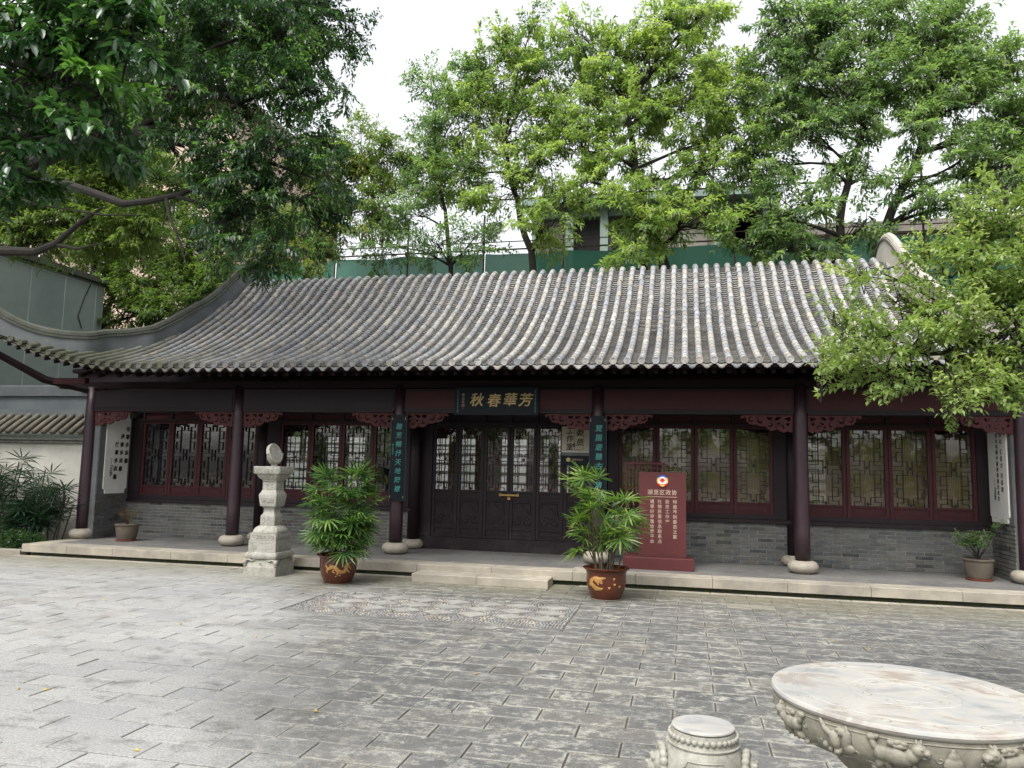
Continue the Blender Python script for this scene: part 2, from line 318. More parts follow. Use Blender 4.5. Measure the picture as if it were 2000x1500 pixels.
leaf_mat('palm_leaf', [(0, (0.0338, 0.0780, 0.0270, 1)), (.5, (0.0675, 0.1440, 0.0375, 1)), (.85, (0.1215, 0.2280, 0.0525, 1)), (1, (0.2295, 0.3120, 0.0750, 1))], .35, .35)
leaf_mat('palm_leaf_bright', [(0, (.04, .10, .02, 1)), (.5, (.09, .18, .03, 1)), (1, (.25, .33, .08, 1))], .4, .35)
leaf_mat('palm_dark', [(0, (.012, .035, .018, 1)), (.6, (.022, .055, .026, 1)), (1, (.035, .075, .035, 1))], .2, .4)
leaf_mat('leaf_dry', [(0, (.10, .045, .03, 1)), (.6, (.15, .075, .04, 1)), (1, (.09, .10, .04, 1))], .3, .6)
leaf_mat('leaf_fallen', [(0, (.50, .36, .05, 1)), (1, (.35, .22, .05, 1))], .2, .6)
def backpane():
    k = NT('bamboo_blind'); P = k.pos(); wv = k.n('ShaderNodeTexWave'); wv.inputs['Scale'].default_value = 14; k.l(P, wv.inputs['Vector'])
    c = k.mix(wv.outputs['Fac'], (0.2550, 0.1680, 0.0840, 1), (0.5440, 0.3780, 0.1960, 1)); k.fin(c, .8)
backpane()

# ------------------------------------------------------------------ mesh helpers
def worg(o):
    v = Vector((0, 0, 0))
    while o is not None: v = v+o.location; o = o.parent
    return tuple(v)
class MB:
    def __init__(s, uv=False): s.v = []; s.f = []; s.u = []; s.uv = uv; s.r = []; s.cur = 0.0
    def face(s, idx): s.f.append(idx); s.r.append(s.cur)
    def box(s, x0, x1, y0, y1, z0, z1, rot=0, bev=0):
        b = len(s.v); cx, cy_ = (x0+x1)/2, (y0+y1)/2; c, q = math.cos(rot), math.sin(rot)
        if bev > 0:
            lay = [(z0, 0), (z1-bev, 0), (z1, bev)]
            for z, i in lay:
                for x, y in ((x0+i, y0+i), (x1-i, y0+i), (x1-i, y1-i), (x0+i, y1-i)):
                    dx, dy = x-cx, y-cy_; s.v.append((cx+dx*c-dy*q, cy_+dx*q+dy*c, z))
            s.face((b+3, b+2, b+1, b))
            for L in (0, 4):
                for k in range(4): s.face((b+L+k, b+L+(k+1) % 4, b+L+4+(k+1) % 4, b+L+4+k))
            s.face((b+8, b+9, b+10, b+11)); return s
        for z in (z0, z1):
            for x, y in ((x0, y0), (x1, y0), (x1, y1), (x0, y1)):
                dx, dy = x-cx, y-cy_; s.v.append((cx+dx*c-dy*q, cy_+dx*q+dy*c, z))
        for f in ((3, 2, 1, 0), (4, 5, 6, 7), (0, 1, 5, 4), (1, 2, 6, 5), (2, 3, 7, 6), (3, 0, 4, 7)): s.face(tuple(b+i for i in f))
        return s
    def tube(s, pts, rad, sides=6, cap=True, flat=1.0):
        pts = [Vector(p) for p in pts]; n = len(pts); b0 = len(s.v)
        rad = rad if hasattr(rad, '__len__') else [rad]*n
        prev = None
        for i, p in enumerate(pts):
            d = (pts[min(i+1, n-1)]-pts[max(i-1, 0)])
            if d.length < 1e-9: d = Vector((0, 0, 1))
            d.normalize()
            if prev is None:
                a = Vector((0, 0, 1)) if abs(d.z) < .9 else Vector((1, 0, 0)); u = d.cross(a).normalized()
            else:
                u = prev - d*prev.dot(d); u = u.normalized() if u.length > 1e-6 else d.orthogonal().normalized()
            prev = u; w = d.cross(u)
            for k in range(sides):
                t = 2*PI*k/sides; q = p+(u*math.cos(t)+w*math.sin(t)*flat)*rad[i]; s.v.append(tuple(q))
        for i in range(n-1):
            for k in range(sides):
                a = b0+i*sides+k; c = b0+i*sides+(k+1) % sides; s.face((a, c, c+sides, a+sides))
        if cap:
            s.face(tuple(b0+k for k in range(sides))[::-1]); s.face(tuple(b0+(n-1)*sides+k for k in range(sides)))
        return s
    def lathe(s, prof, c=(0, 0, 0), seg=32, sq=None, rot=0, flute=0, fl_amp=0, fl_rng=None):
        b0 = len(s.v)
        for (r, z) in prof:
            for k in range(seg):
                t = 2*PI*k/seg; rr = r
                if sq:   # square section: superellipse exponent
                    ct, st = abs(math.cos(t)), abs(math.sin(t)); rr = r/((ct**sq+st**sq)**(1/sq))
                if flute and fl_rng and fl_rng[0] <= z <= fl_rng[1]: rr *= 1-fl_amp*(abs(math.sin(t*flute/2))**.5 < .45)
                s.v.append((c[0]+rr*math.cos(t+rot), c[1]+rr*math.sin(t+rot), c[2]+z))
        for i in range(len(prof)-1):
            for k in range(seg):
                a = b0+i*seg+k; q = b0+i*seg+(k+1) % seg; s.face((a, q, q+seg, a+seg))
        if prof[0][0] > 1e-4: s.face(tuple(b0+k for k in range(seg))[::-1])
        if prof[-1][0] > 1e-4: s.face(tuple(b0+(len(prof)-1)*seg+k for k in range(seg)))
        return s
    def prism(s, poly, y0, y1, plane='xz', off=(0, 0, 0)):
        """polygon in 2D extruded along the third axis"""
        b = len(s.v); n = len(poly)
        for y in (y0, y1):
            for (a, c) in poly:
                p = {'xz': (a, y, c), 'yz': (y, a, c), 'xy': (a, c, y)}[plane]
                s.v.append((p[0]+off[0], p[1]+off[1], p[2]+off[2]))
        s.face(tuple(b+i for i in range(n))); s.face(tuple(b+n+i for i in range(n))[::-1])
        for i in range(n): j = (i+1) % n; s.face((b+j, b+i, b+n+i, b+n+j))
        return s
    def ell(s, c, r, seg=10, rings=6, rot=None):
        b = len(s.v); c = Vector(c)
        for i in range(rings+1):
            ph = PI*i/rings
            for k in range(seg):
                t = 2*PI*k/seg; q = Vector((r[0]*math.sin(ph)*math.cos(t), r[1]*math.sin(ph)*math.sin(t), r[2]*math.cos(ph)))
                if rot: q = rot @ q
                s.v.append(tuple(c+q))
        for i in range(rings):
            for k in range(seg):
                a = b+i*seg+k; q = b+i*seg+(k+1) % seg; s.face((a, a+seg, q+seg, q))
        return s
    def mesh(s, name, mat, origin=(0, 0, 0), smooth=False, rnd=False):
        me = bpy.data.meshes.new(name); o = origin
        me.from_pydata([(v[0]-o[0], v[1]-o[1], v[2]-o[2]) for v in s.v], [], s.f)
        if rnd:
            a = me.attributes.new('rnd', 'FLOAT', 'FACE'); a.data.foreach_set('value', np.array(s.r, dtype=np.float32))
        if mat: me.materials.append(MATS[mat])
        if smooth: me.shade_smooth() if hasattr(me, 'shade_smooth') else [setattr(p, 'use_smooth', True) for p in me.polygons]
        return me
    def build(s, name, mat, parent=None, smooth=False, rnd=False, uv=False, **tags):
        org = worg(parent)
        me = s.mesh(name, mat, org, smooth, rnd)
        if smooth:
            try: me.set_sharp_from_angle(angle=math.radians(42))
            except Exception: pass
        o = bpy.data.objects.new(name, me); COL.objects.link(o)
        if parent: o.parent = parent
        setp(o, **tags); return o
def setp(o, label=None, cat=None, group=None, kind=None):
    if label: o['label'] = label
    if cat: o['category'] = cat
    if group: o['group'] = group
    if kind: o['kind'] = kind
    return o
def empty(name, loc, **tags):
    o = bpy.data.objects.new(name, None); COL.objects.link(o); o.location = loc; o.empty_display_size = .2
    return setp(o, **tags)
def inst(name, me, loc, parent=None, rot=None, scale=None, mat=None, **tags):
    o = bpy.data.objects.new(name, me); COL.objects.link(o)
    L = Vector(loc)
    if parent: o.parent = parent; L = L-Vector(worg(parent))
    if mat is not None: o.matrix_basis = Matrix.Translation(L) @ mat
    else:
        o.location = L
        if rot: o.rotation_euler = rot
        if scale: o.scale = (scale,)*3 if not hasattr(scale, '__len__') else scale
    return setp(o, **tags)
TXT = {}
def text(name, body, loc, size, mat, rot=(PI/2, 0, 0), parent=None, extrude=.002, shear=0, offset=0, line=1.0, sx=1.0, align='CENTER', **tags):
    c = bpy.data.curves.new(name, 'FONT'); c.body = body; c.size = size; c.align_x = align; c.align_y = 'CENTER'
    c.extrude = extrude; c.shear = shear; c.offset = offset; c.space_line = line; c.resolution_u = 3; c.materials.append(MATS[mat])
    key = (body, size, mat, extrude, shear, offset, line, align)
    if key not in TXT:
        t_ = bpy.data.objects.new('t', c); COL.objects.link(t_); dg = bpy.context.evaluated_depsgraph_get()
        me = bpy.data.meshes.new_from_object(t_.evaluated_get(dg)); bpy.data.objects.remove(t_); me.name = name
        me.materials.clear(); me.materials.append(MATS[mat]); TXT[key] = me
    bpy.data.curves.remove(c)
    o = bpy.data.objects.new(name, TXT[key]); COL.objects.link(o); L = Vector(loc)
    if parent: o.parent = parent; L = L-Vector(worg(parent))
    o.location = L; o.rotation_euler = rot; o.scale = (sx, 1, 1); return setp(o, **tags)
# ================================================================== THE SETTING
PL = .19; PFY = 10.92; CY = 12.05; WY = 12.88
CX = [-10.63, -7.61, -4.63, -1.335, 1.66, 4.58]
XL, XR = -10.42, 4.45          # inner faces of the two side walls
b = MB(); b.box(-70, 70, -45, 120, -.60, -.06); b.build('ground', 'soil', kind='structure')
court = MB(); court.box(-17, 9, -2.5, 10.98, -.055, -.010)
court = court.build('courtyard_paving', 'joint_dirt', kind='structure')
# pavers: 0.575 x 0.25, running bond along the facade
def paver_mesh(w, d, joined=None, x=0, y=0, z=0, rv=0):
    pass
PW, PD = .575, .25
def paver_geo(x0, x1, y0, y1, z):
    bv = .003
    v = [(x0, y0, z-.03), (x1, y0, z-.03), (x1, y1, z-.03), (x0, y1, z-.03), (x0, y0, z-bv), (x1, y0, z-bv), (x1, y1, z-bv), (x0, y1, z-bv),
         (x0+bv, y0+bv, z), (x1-bv, y0+bv, z), (x1-bv, y1-bv, z), (x0+bv, y1-bv, z)]
    f = [(0, 1, 5, 4), (1, 2, 6, 5), (2, 3, 7, 6), (3, 0, 4, 7), (4, 5, 9, 8), (5, 6, 10, 9), (6, 7, 11, 10), (7, 4, 8, 11), (8, 9, 10, 11)]
    return v, f
def mk_pavers(rects, name, parent, kind=None):
    V = []; F = []; R = []; UVs = []
    for (x0, x1, y0, y1, z, rv) in rects:
        v, f = paver_geo(x0, x1, y0, y1, z); o = len(V); V += v
        for q in f:
            F.append(tuple(o+i for i in q)); R.append(rv)
            for i in q: UVs.append(((v[i][0]-x0)/(x1-x0), (v[i][1]-y0)/(y1-y0)))
    me = bpy.data.meshes.new(name); me.from_pydata(V, [], F)
    a = me.attributes.new('rnd', 'FLOAT', 'FACE'); a.data.foreach_set('value', np.array(R, dtype=np.float32))
    u = me.uv_layers.new(name='UVMap'); u.data.foreach_set('uv', np.array(UVs, dtype=np.float32).ravel())
    me.materials.append(MATS['paving_stone']); return me
MX0, MX1, MY0, MY1 = -4.42, -1.22, 8.0, 9.37        # the pebble mosaic let into the paving
rects = []; j = 0; Y = 4.37-PD*28
while Y < 10.9:
    off = 0 if (j % 2 == 0) else PW/2
    y0, y1 = Y+.0055, min(Y+PD-.0055, 10.96)
    if y1-y0 < .05: break
    X = -1.24-PW*29+off
    while X < 9:
        x0, x1 = X+.0055, X+PW-.0055
        if y1 > MY0 and y0 < MY1 and x1 > MX0 and x0 < MX1:
            for a, c in ((x0, min(x1, MX0-.006)), (max(x0, MX1+.006), x1)):
                if c-a > .04: rects.append((a, c, y0, y1, random.gauss(0, .0012), random.random()))
            if y0 < MY0-.03 and y1 > MY0: rects.append((max(x0, MX0), min(x1, MX1), y0, MY0-.006, 0, random.random()))
            if y1 > MY1+.03 and y0 < MY1: rects.append((max(x0, MX0), min(x1, MX1), MY1+.006, y1, 0, random.random()))
        else: rects.append((x0, x1, y0, y1, random.gauss(0, .0012), random.random()))
        X += PW
    Y += PD; j += 1
def pix(x, y, z=0):
    d = Vector((x, y, z-CAMZ)); w = d.dot(FWD)
    return (1000+CAMF*d.dot(RT2)/w, 750-CAMF*d.dot(UP2)/w, w) if w > .1 else (1e6, 1e6, w)
vis = []
for r in rects:
    px, py, w = pix((r[0]+r[1])/2, (r[2]+r[3])/2)
    full = abs(r[1]-r[0]-(PW-.011)) < .001 and abs(r[3]-r[2]-(PD-.011)) < .001
    if full and -40 < px < 2040 and py < 1530 and w > 0: vis.append((w, r))
vis.sort(key=lambda t: t[0]); near = set(id(r) for _, r in vis[:298])
pm = mk_pavers([(-PW/2+.0055, PW/2-.0055, -PD/2+.0055, PD/2-.0055, 0, 0)], 'paver', None)
for r in rects:
    if id(r) in near: inst('paver', pm, ((r[0]+r[1])/2, (r[2]+r[3])/2, r[4]*1.5), court, rot=(random.gauss(0, .0035), random.gauss(0, .002), random.gauss(0, .0015)))
me = mk_pavers([r for r in rects if id(r) not in near], 'far_pavers', None)
o = bpy.data.objects.new('pavers', me); COL.objects.link(o); o.parent = court; o['kind'] = 'stuff'
# pebble mosaic: rows of stone rhombi among pebbles
mb = MB(); mb.box(MX0, MX1, MY0, MY1, -.05, -.012); mos = mb.build('mosaic_paving', 'joint_dirt', kind='structure')
RW, RH = .40, .34
rh = MB(); rh.prism([(-RW/2+.01, 0), (0, -RH/2+.008), (RW/2-.01, 0), (0, RH/2-.008)][::-1], -.03, .001, 'xy'); rhm = rh.mesh('stone_rhombus', 'rhombus_stone')
cells = []
for jj in range(-1, 10):
    for ii in range(-1, 18):
        cx_ = MX0+.12+RW/2*ii; cy_2 = MY0+.12+RH/2*jj
        if (ii+jj) % 2: continue
        if cx_-RW/2 < MX0+.06 or cx_+RW/2 > MX1-.06 or cy_2-RH/2 < MY0+.04 or cy_2+RH/2 > MY1-.04: continue
        cells.append((cx_, cy_2, (jj//1 + ii) % 4))
pale = set()
for k, (a, c, t) in enumerate(cells):
    if round((a-MX0-.12)/(RW/2)) % 2 == 0:
        inst('stone_rhombus', rhm, (a, c, 0), mos); pale.add((round(a, 3), round(c, 3)))
def in_pale(x, y):
    for (a, c) in pale:
        if abs(x-a)/(RW/2)+abs(y-c)/(RH/2) < 1.03: return True
    return False
for nm, mt, sel in (('grey_pebbles', 'pebble_grey', 0), ('red_pebbles', 'pebble_red', 1), ('pale_pebbles', 'pebble_pale', 2)):
    pb = MB()
    rr = random.Random(5)
    yy = MY0+.02
    while yy < MY1-.02:
        xx = MX0+.02+rr.random()*.02
        while xx < MX1-.02:
            ci = int((xx-MX0)/(RW/2)*1.0+(yy-MY0)/(RH/2)); dj = int((xx-MX0)/(RW/2)-(yy-MY0)/(RH/2)+40)
            bord = min(xx-MX0, MX1-xx, yy-MY0, MY1-yy) < .11
            tsel = 0 if bord else ((ci*3+dj*5) % 7)
            tsel = 0 if tsel in (0, 1, 2, 5) else (1 if tsel in (3, 6) else 2)
            if rr.random() < .18: tsel = rr.randrange(3)
            if not in_pale(xx, yy) and tsel == sel:
                sx_, sy_ = rr.uniform(.014, .022), rr.uniform(.009, .015); a = rr.random()*PI
                c_, s_ = math.cos(a), math.sin(a); b0 = len(pb.v)
                for k in range(6):
                    t = k*PI/3; ux, uy = sx_*math.cos(t), sy_*math.sin(t); pb.v.append((xx+ux*c_-uy*s_, yy+ux*s_+uy*c_, -.011))
                pb.v.append((xx, yy, rr.uniform(-.001, .004)))
                for k in range(6): pb.face((b0+k, b0+(k+1) % 6, b0+6))
            xx += .036
        yy += .028
    pb.build(nm, mt, mos, kind='stuff')

# porch platform, its granite kerb slabs and step
plat = MB(); plat.box(-10.72, 9.0, PFY+.14, 17.4, -.05, PL-.006); plat = plat.build('porch_platform', 'mortar', kind='structure')
x = -10.74; wds = []; 
ends = [-10.78, -9.90, -9.03, -7.96, -6.95, -5.98, -4.95, -3.85, -2.72, -1.55, -.68, .35, 1.31, 2.33, 3.40, 4.45, 5.5, 6.6]
for a, c in zip(ends[:-1], ends[1:]):
    m = MB(); m.box(a+.003, c-.003, PFY, PFY+.36, PL-.125, PL, bev=.006); m.build('kerb_slab', 'kerb_granite', plat)
# flank slab on the left end
m = MB(); m.box(-10.78, -10.45, PFY+.363, 12.7, PL-.125, PL, bev=.006); m.build('kerb_slab', 'kerb_granite', plat)
fs = []
yy = PFY+.363; jj = 0
while yy < 12.8:
    xx = -10.44+(0 if jj % 2 else -.3)
    while xx < 6.5:
        fs.append((max(xx, -10.44)+.002, xx+.598, yy+.002, min(yy+.4, 13.3)-.002)); xx += .6
    yy += .4; jj += 1
fm = MB(); fm.box(0, .596, 0, .396, -.02, 0, bev=.003); fmm = fm.mesh('floor_slab', 'porch_floor')
rest = MB()
for (x0, x1, y0, y1) in fs:
    if abs(x1-x0-.596) < .01 and abs(y1-y0-.396) < .01: inst('floor_slab', fmm, (x0, y0, PL-.001), plat)
    else: rest.box(x0, x1, y0, y1, PL-.02, PL-.001)
rest.build('cut_floor_slabs', 'porch_floor', plat, kind='stuff')
# mossy brick face under the kerb
pf = MB(); bx = -10.6; row = 0
for row in range(2):
    z0 = .002+row*.031; xx = -10.66+(.13 if row else 0)
    while xx < 6.5:
        pf.cur = random.random(); pf.box(xx+.004, xx+.256, PFY+.085+random.uniform(0, .01), PFY+.14, z0, z0+.027); xx += .26
pf.build('plinth_bricks', 'mossy_brick', plat, rnd=True, kind='stuff')
st = MB(); st.box(-3.76, -1.84, PFY-.36, PFY+.06, -.03, .002); st = st.build('step', 'mortar', kind='structure')
for a, c in ((-3.78, -2.84), (-2.834, -1.83)):
    m = MB(); m.box(a, c, PFY-.40, PFY+.07, -.005, .108, bev=.007); m.build('step_slab', 'kerb_granite', st)
mt_ = MB(); mt_.box(-1.58, -1.06, PFY+.30, PFY+.52, PL, PL+.006); mt_.build('pale_threshold_tile', 'kerb_granite', plat)
# floor edging strip of paler slabs along the foot of the plinth
ed = empty('foot_edging', (0, 0, 0), kind='structure')
xx = -10.6
E2 = MB(); E2.box(-.29, .29, -.055, .055, -.02, .004, bev=.004); em = E2.mesh('edging_stone', 'kerb_granite')
while xx < 6.4:
    if not (-3.95 < xx < -1.65): inst('edging_stone', em, (xx, PFY-.02+.0, 0.002), ed)
    xx += .59

# ================================================================== THE PAVILION
pav = empty('pavilion', (-3.0, 12.05, 0), label='long single-storey hall with grey tiled roof and dark red columns across the courtyard', cat='hall')
PROF = [(10.80, 3.15), (11.25, 3.30), (11.64, 3.45), (12.14, 3.68), (12.62, 3.93), (13.04, 4.19), (13.42, 4.43), (13.65, 4.60), (13.92, 4.81), (14.16, 5.02), (14.41, 5.26), (14.60, 5.42), (14.72, 5.485), (14.85, 5.505)]
PROF += [(29.70-y, z) for y, z in PROF[-2::-1]]
seg = [0.0]
for (a, c), (d, e) in zip(PROF[:-1], PROF[1:]): seg.append(seg[-1]+math.hypot(d-a, e-c))
PLEN = seg[-1]
def prof(s):
    s = min(max(s, 0), PLEN)
    for i in range(len(seg)-1):
        if s <= seg[i+1]+1e-9:
            # catmull-rom
            t = (s-seg[i])/(seg[i+1]-seg[i]); p = [PROF[max(i-1, 0)], PROF[i], PROF[i+1], PROF[min(i+2, len(PROF)-1)]]
            r = []
            for k in (0, 1):
                a, b_, c, d = (q[k] for q in p)
                r.append(.5*((2*b_)+(c-a)*t+(2*a-5*b_+4*c-d)*t*t+(3*b_-a-3*c+d)*t**3))
            return r
    return list(PROF[-1])
def lift(X, Yv):
    u = max(0, (-8.6-X)/3.3, (X-2.6)/3.3); u = min(u, 1.05)
    w = max(0, min(1, (12.5-Yv)/1.7)) if Yv < 14.8 else max(0, min(1, (Yv-17.2)/1.7))
    return .75*u*u*w*w*(3-2*w)
RIDGE_S = seg[13]
def surf(X, s, off=0):
    y0, z0 = prof(s); y1, z1 = prof(s+.02); y2, z2 = prof(s-.02)
    dy, dz = y1-y2, z1-z2; L = math.hypot(dy, dz) or 1; ny, nz = -dz/L, dy/L
    z0 += lift(X, y0)
    return Vector((X, y0+ny*off, z0+nz*off))
XC0, XC1 = -9.2, 3.55         # the two gable ridges
def s_max(X):
    """how far up from the eave a rib runs before it meets the hip"""
    if XC0 <= X <= XC1: return PLEN
    d = XC0-X if X < XC0 else X-XC1
    if d < .4: return RIDGE_S-d/.4*(RIDGE_S-1.5)
    yh = 12.2-(d-.4)/.7*.95 if d < 1.1 else 11.65-d/2.75
    s = 0
    while s < 2 and prof(s)[0] < yh: s += .02
    return s
roof = MB()
NX = 60; Xs = [XC0-2.7+i*(XC1-XC0+5.4)/NX for i in range(NX+1)]; Ss = [0.0, .3, .6, 1.0, 1.5, 2, 2.5, 3, 3.5, 4, 4.3, RIDGE_S, 2*RIDGE_S-4.3, 2*RIDGE_S-4, 2*RIDGE_S-3.5, 2*RIDGE_S-3, 2*RIDGE_S-2.5]
grid = {}
for i, X in enumerate(Xs):
    for j, s in enumerate(Ss):
        sm = s_max(X); se = s if XC0 <= X <= XC1 else min(s, sm)
        for q, off in ((0, -.055), (1, -.10)):
            grid[i, j, q] = len(roof.v); roof.v.append(tuple(surf(X, se, off)))
for i in range(NX):
    for j in range(len(Ss)-1):
        roof.face((grid[i, j, 0], grid[i+1, j, 0], grid[i+1, j+1, 0], grid[i, j+1, 0]))
        roof.face((grid[i, j, 1], grid[i, j+1, 1], grid[i+1, j+1, 1], grid[i+1, j, 1]))
    roof.face((grid[i, 0, 0], grid[i, 0, 1], grid[i+1, 0, 1], grid[i+1, 0, 0]))
roof = roof.build('roof', 'rafter_paint', pav)
RP = .1975
NR = int((XC1-XC0+5.3)/RP); ribs = [XC0+.11+RP*k for k in range(-13, 76)]
ribs = [x for x in ribs if XC0-2.7 < x < XC1+2.7]
TL = .192
def barrel(mb, X, s0, s1, r=.046, cap=False, jit=0):
    """one barrel tile between arc positions s0 (lower) and s1 (upper)"""
    b0 = len(mb.v); K = 7
    for s, rr in ((s0, r+.005), (s1, r-.003)):
        c = surf(X, s, 0); e = surf(X, s+.01, 0)-surf(X, s-.01, 0); e.normalize(); nrm = Vector((0, -e.z, e.y))
        for k in range(K):
            t = math.radians(-25+230*k/(K-1))
            mb.v.append(tuple(c+Vector((math.cos(t)*rr+jit, 0, 0))+nrm*(math.sin(t)*rr)))
    for k in range(K-1): mb.face((b0+k, b0+K+k, b0+K+k+1, b0+k+1))
    # lower end lip
    mb.face(tuple(b0+k for k in range(K)))
    return mb
def eave_disc(X):
    m = MB(); c = surf(X, 0, 0)
    K = 14
    for (r, y) in ((.050, .02), (.052, -.012), (.040, -.012), (.038, -.006), (.020, -.006), (.018, -.010)):
        for k in range(K): t = 2*PI*k/K; m.v.append((c.x+r*math.cos(t), c.y+y, c.z+r*math.sin(t)))
    for i in range(5):
        for k in range(K): m.face((i*K+k, i*K+(k+1) % K, (i+1)*K+(k+1) % K, (i+1)*K+k))
    m.face(tuple(5*K+k for k in range(K))); return m
cent = [x for x in ribs if -3.1 < x < 3.5][:33]
protos = {}
stuffb = MB(); n_ind = 0
for X in ribs:
    sm = s_max(X); smx = RIDGE_S*2-2.2 if sm > RIDGE_S else sm
    j = 0; s = .0; rj = random.uniform(-.006, .006)
    while s < smx:
        s1 = min(s+TL+.012, smx+.02)
        if X in cent and j < 9 and j >= 0 and n_ind < 297 and -8.6 < X < 2.55:
            if j not in protos:
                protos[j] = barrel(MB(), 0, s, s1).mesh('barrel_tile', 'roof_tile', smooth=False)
                protos[j].shade_smooth(); 
                try: protos[j].set_sharp_from_angle(angle=math.radians(50))
                except Exception: pass
            inst('barrel_tile', protos[j], (X+rj*.3, 0, 0), roof, mat=Matrix.Rotation(0, 4, 'X')); n_ind += 1
        else:
            stuffb.cur = random.random(); barrel(stuffb, X+rj*.3, s, s1, jit=random.gauss(0, .003))
        s += TL; j += 1
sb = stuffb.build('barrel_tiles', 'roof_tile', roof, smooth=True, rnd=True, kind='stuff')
# rounded caps where the ribs roll over the ridge
cp_ = MB(); cp_.ell((0, 0, 0), (.060, .12, .055), 10, 6); cpm = cp_.mesh('ridge_knob', 'roof_tile', smooth=True)
for X in ribs:
    if s_max(X) > RIDGE_S: inst('ridge_knob', cpm, tuple(surf(X, RIDGE_S-.02, .012)), roof)
dm = eave_disc(0); dmm = dm.mesh('eave_end_tile', 'roof_tile')
for X in ribs: 
    inst('eave_end_tile', dmm, (X, 0, lift(X, 10.8)), roof)
# pan tiles between the ribs
pan = MB(); PS = .078
for a, c in zip(ribs[:-1], ribs[1:]):
    X = (a+c)/2; sm = min(s_max(a), s_max(c)); smx = RIDGE_S+.2 if sm > RIDGE_S else sm+.04
    s = 0.0
    while s < smx:
        pan.cur = random.random()
        b0 = len(pan.v); dz = random.gauss(0, .002)
        for (ss, off) in ((s, -.019), (s, -.040), (s+PS+.01, -.046)):
            for k in range(5):
                u = -1+k/2; p = surf(X, ss, off+.030*u*u+dz-.006); p.x += u*.074; pan.v.append(tuple(p))
        for k in range(4):
            pan.face((b0+k, b0+k+1, b0+11+k, b0+10+k)); pan.face((b0+5+k, b0+6+k, b0+1+k, b0+k))
        s += PS
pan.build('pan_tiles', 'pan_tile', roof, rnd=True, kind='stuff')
db = MB(); rr = random.Random(3)
for _ in range(420):
    X = rr.choice(ribs)+RP/2+rr.gauss(0, .03); s_ = rr.uniform(.05, 3.9)
    if s_ > s_max(X)-.1: continue
    c_ = surf(X, s_, -.028); a = rr.random()*6.3; L_ = rr.uniform(.012, .028); u_ = Vector((math.cos(a), math.sin(a)*.8, math.sin(a)*.45))*L_; v_ = Vector((-math.sin(a), math.cos(a)*.8, math.cos(a)*.45))*L_*.45; n0 = len(db.v)
    db.v += [tuple(c_-u_), tuple(c_+v_), tuple(c_+u_), tuple(c_-v_)]; db.cur = rr.random(); db.face((n0, n0+1, n0+2, n0+3))
db.build('roof_litter', 'leaf_dry', roof, rnd=True, kind='stuff')
# drip tiles hanging between the ribs at the eave
dt = MB()
out = [(-.078, .0), (-.070, -.030), (-.045, -.045), (-.038, -.062), (0, -.082), (.038, -.062), (.045, -.045), (.070, -.030), (.078, .0), (.04, -.018), (0, -.024), (-.04, -.018)]
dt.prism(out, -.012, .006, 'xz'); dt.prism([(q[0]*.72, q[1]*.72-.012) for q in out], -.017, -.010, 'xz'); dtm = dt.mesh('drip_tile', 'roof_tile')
for a, c in zip(ribs[:-1], ribs[1:]):
    X = (a+c)/2; p = surf(X, 0, -.035); inst('drip_tile', dtm, tuple(p), roof)
# gable ridges and flying hip ridges, plastered bands with a dark tile cap
def ridge_path(side):
    pts = []
    X = XC0 if side < 0 else XC1
    n = 26
    for i in range(n+1):
        s = RIDGE_S+.9-i*(RIDGE_S+.9-1.5)/n
        p = surf(X, s, .03); p.x += side*.4*min(1, max(0, (RIDGE_S-s)/(RIDGE_S-1.5)))
        h = .33 if side < 0 else .42
        if s < 2.6: h -= .03*(2.6-s)/1.1
        if RIDGE_S-1.4 < s < RIDGE_S: h += .07*math.sin(PI*(s-RIDGE_S+1.4)/1.4)
        if s > RIDGE_S-.3: h -= .10*min(1, (s-RIDGE_S+.3)/.6)
        pts.append((p.x, p.y, p.z-.13, p.z+h))
    # flying part
    B = [(0, 3.62, 3.93), (.10, 3.55, 3.885), (.2, 3.53, 3.82), (.35, 3.52, 3.77), (.5, 3.535, 3.78), (.65, 3.62, 3.86), (.8, 3.76, 4.04), (.92, 3.90, 4.28), (1.0, 4.04, 4.48), (1.08, 4.25, 4.72)]
    for d_, y_, z0, z1 in ((.58, 12.05, 3.66, 3.975), (.75, 11.86, 3.60, 3.915), (.90, 11.62, 3.55, 3.865)):
        pts.append(((XC0-d_) if side < 0 else (XC1+d_), y_, z0-.06, z1))
    for t, z0, z1 in B[3:]:
        xx = (XC0-t*2.75) if side < 0 else (XC1+t*2.75)
        pts.append((xx, 11.65-t*1.0, z0-.08, z1))
    return pts
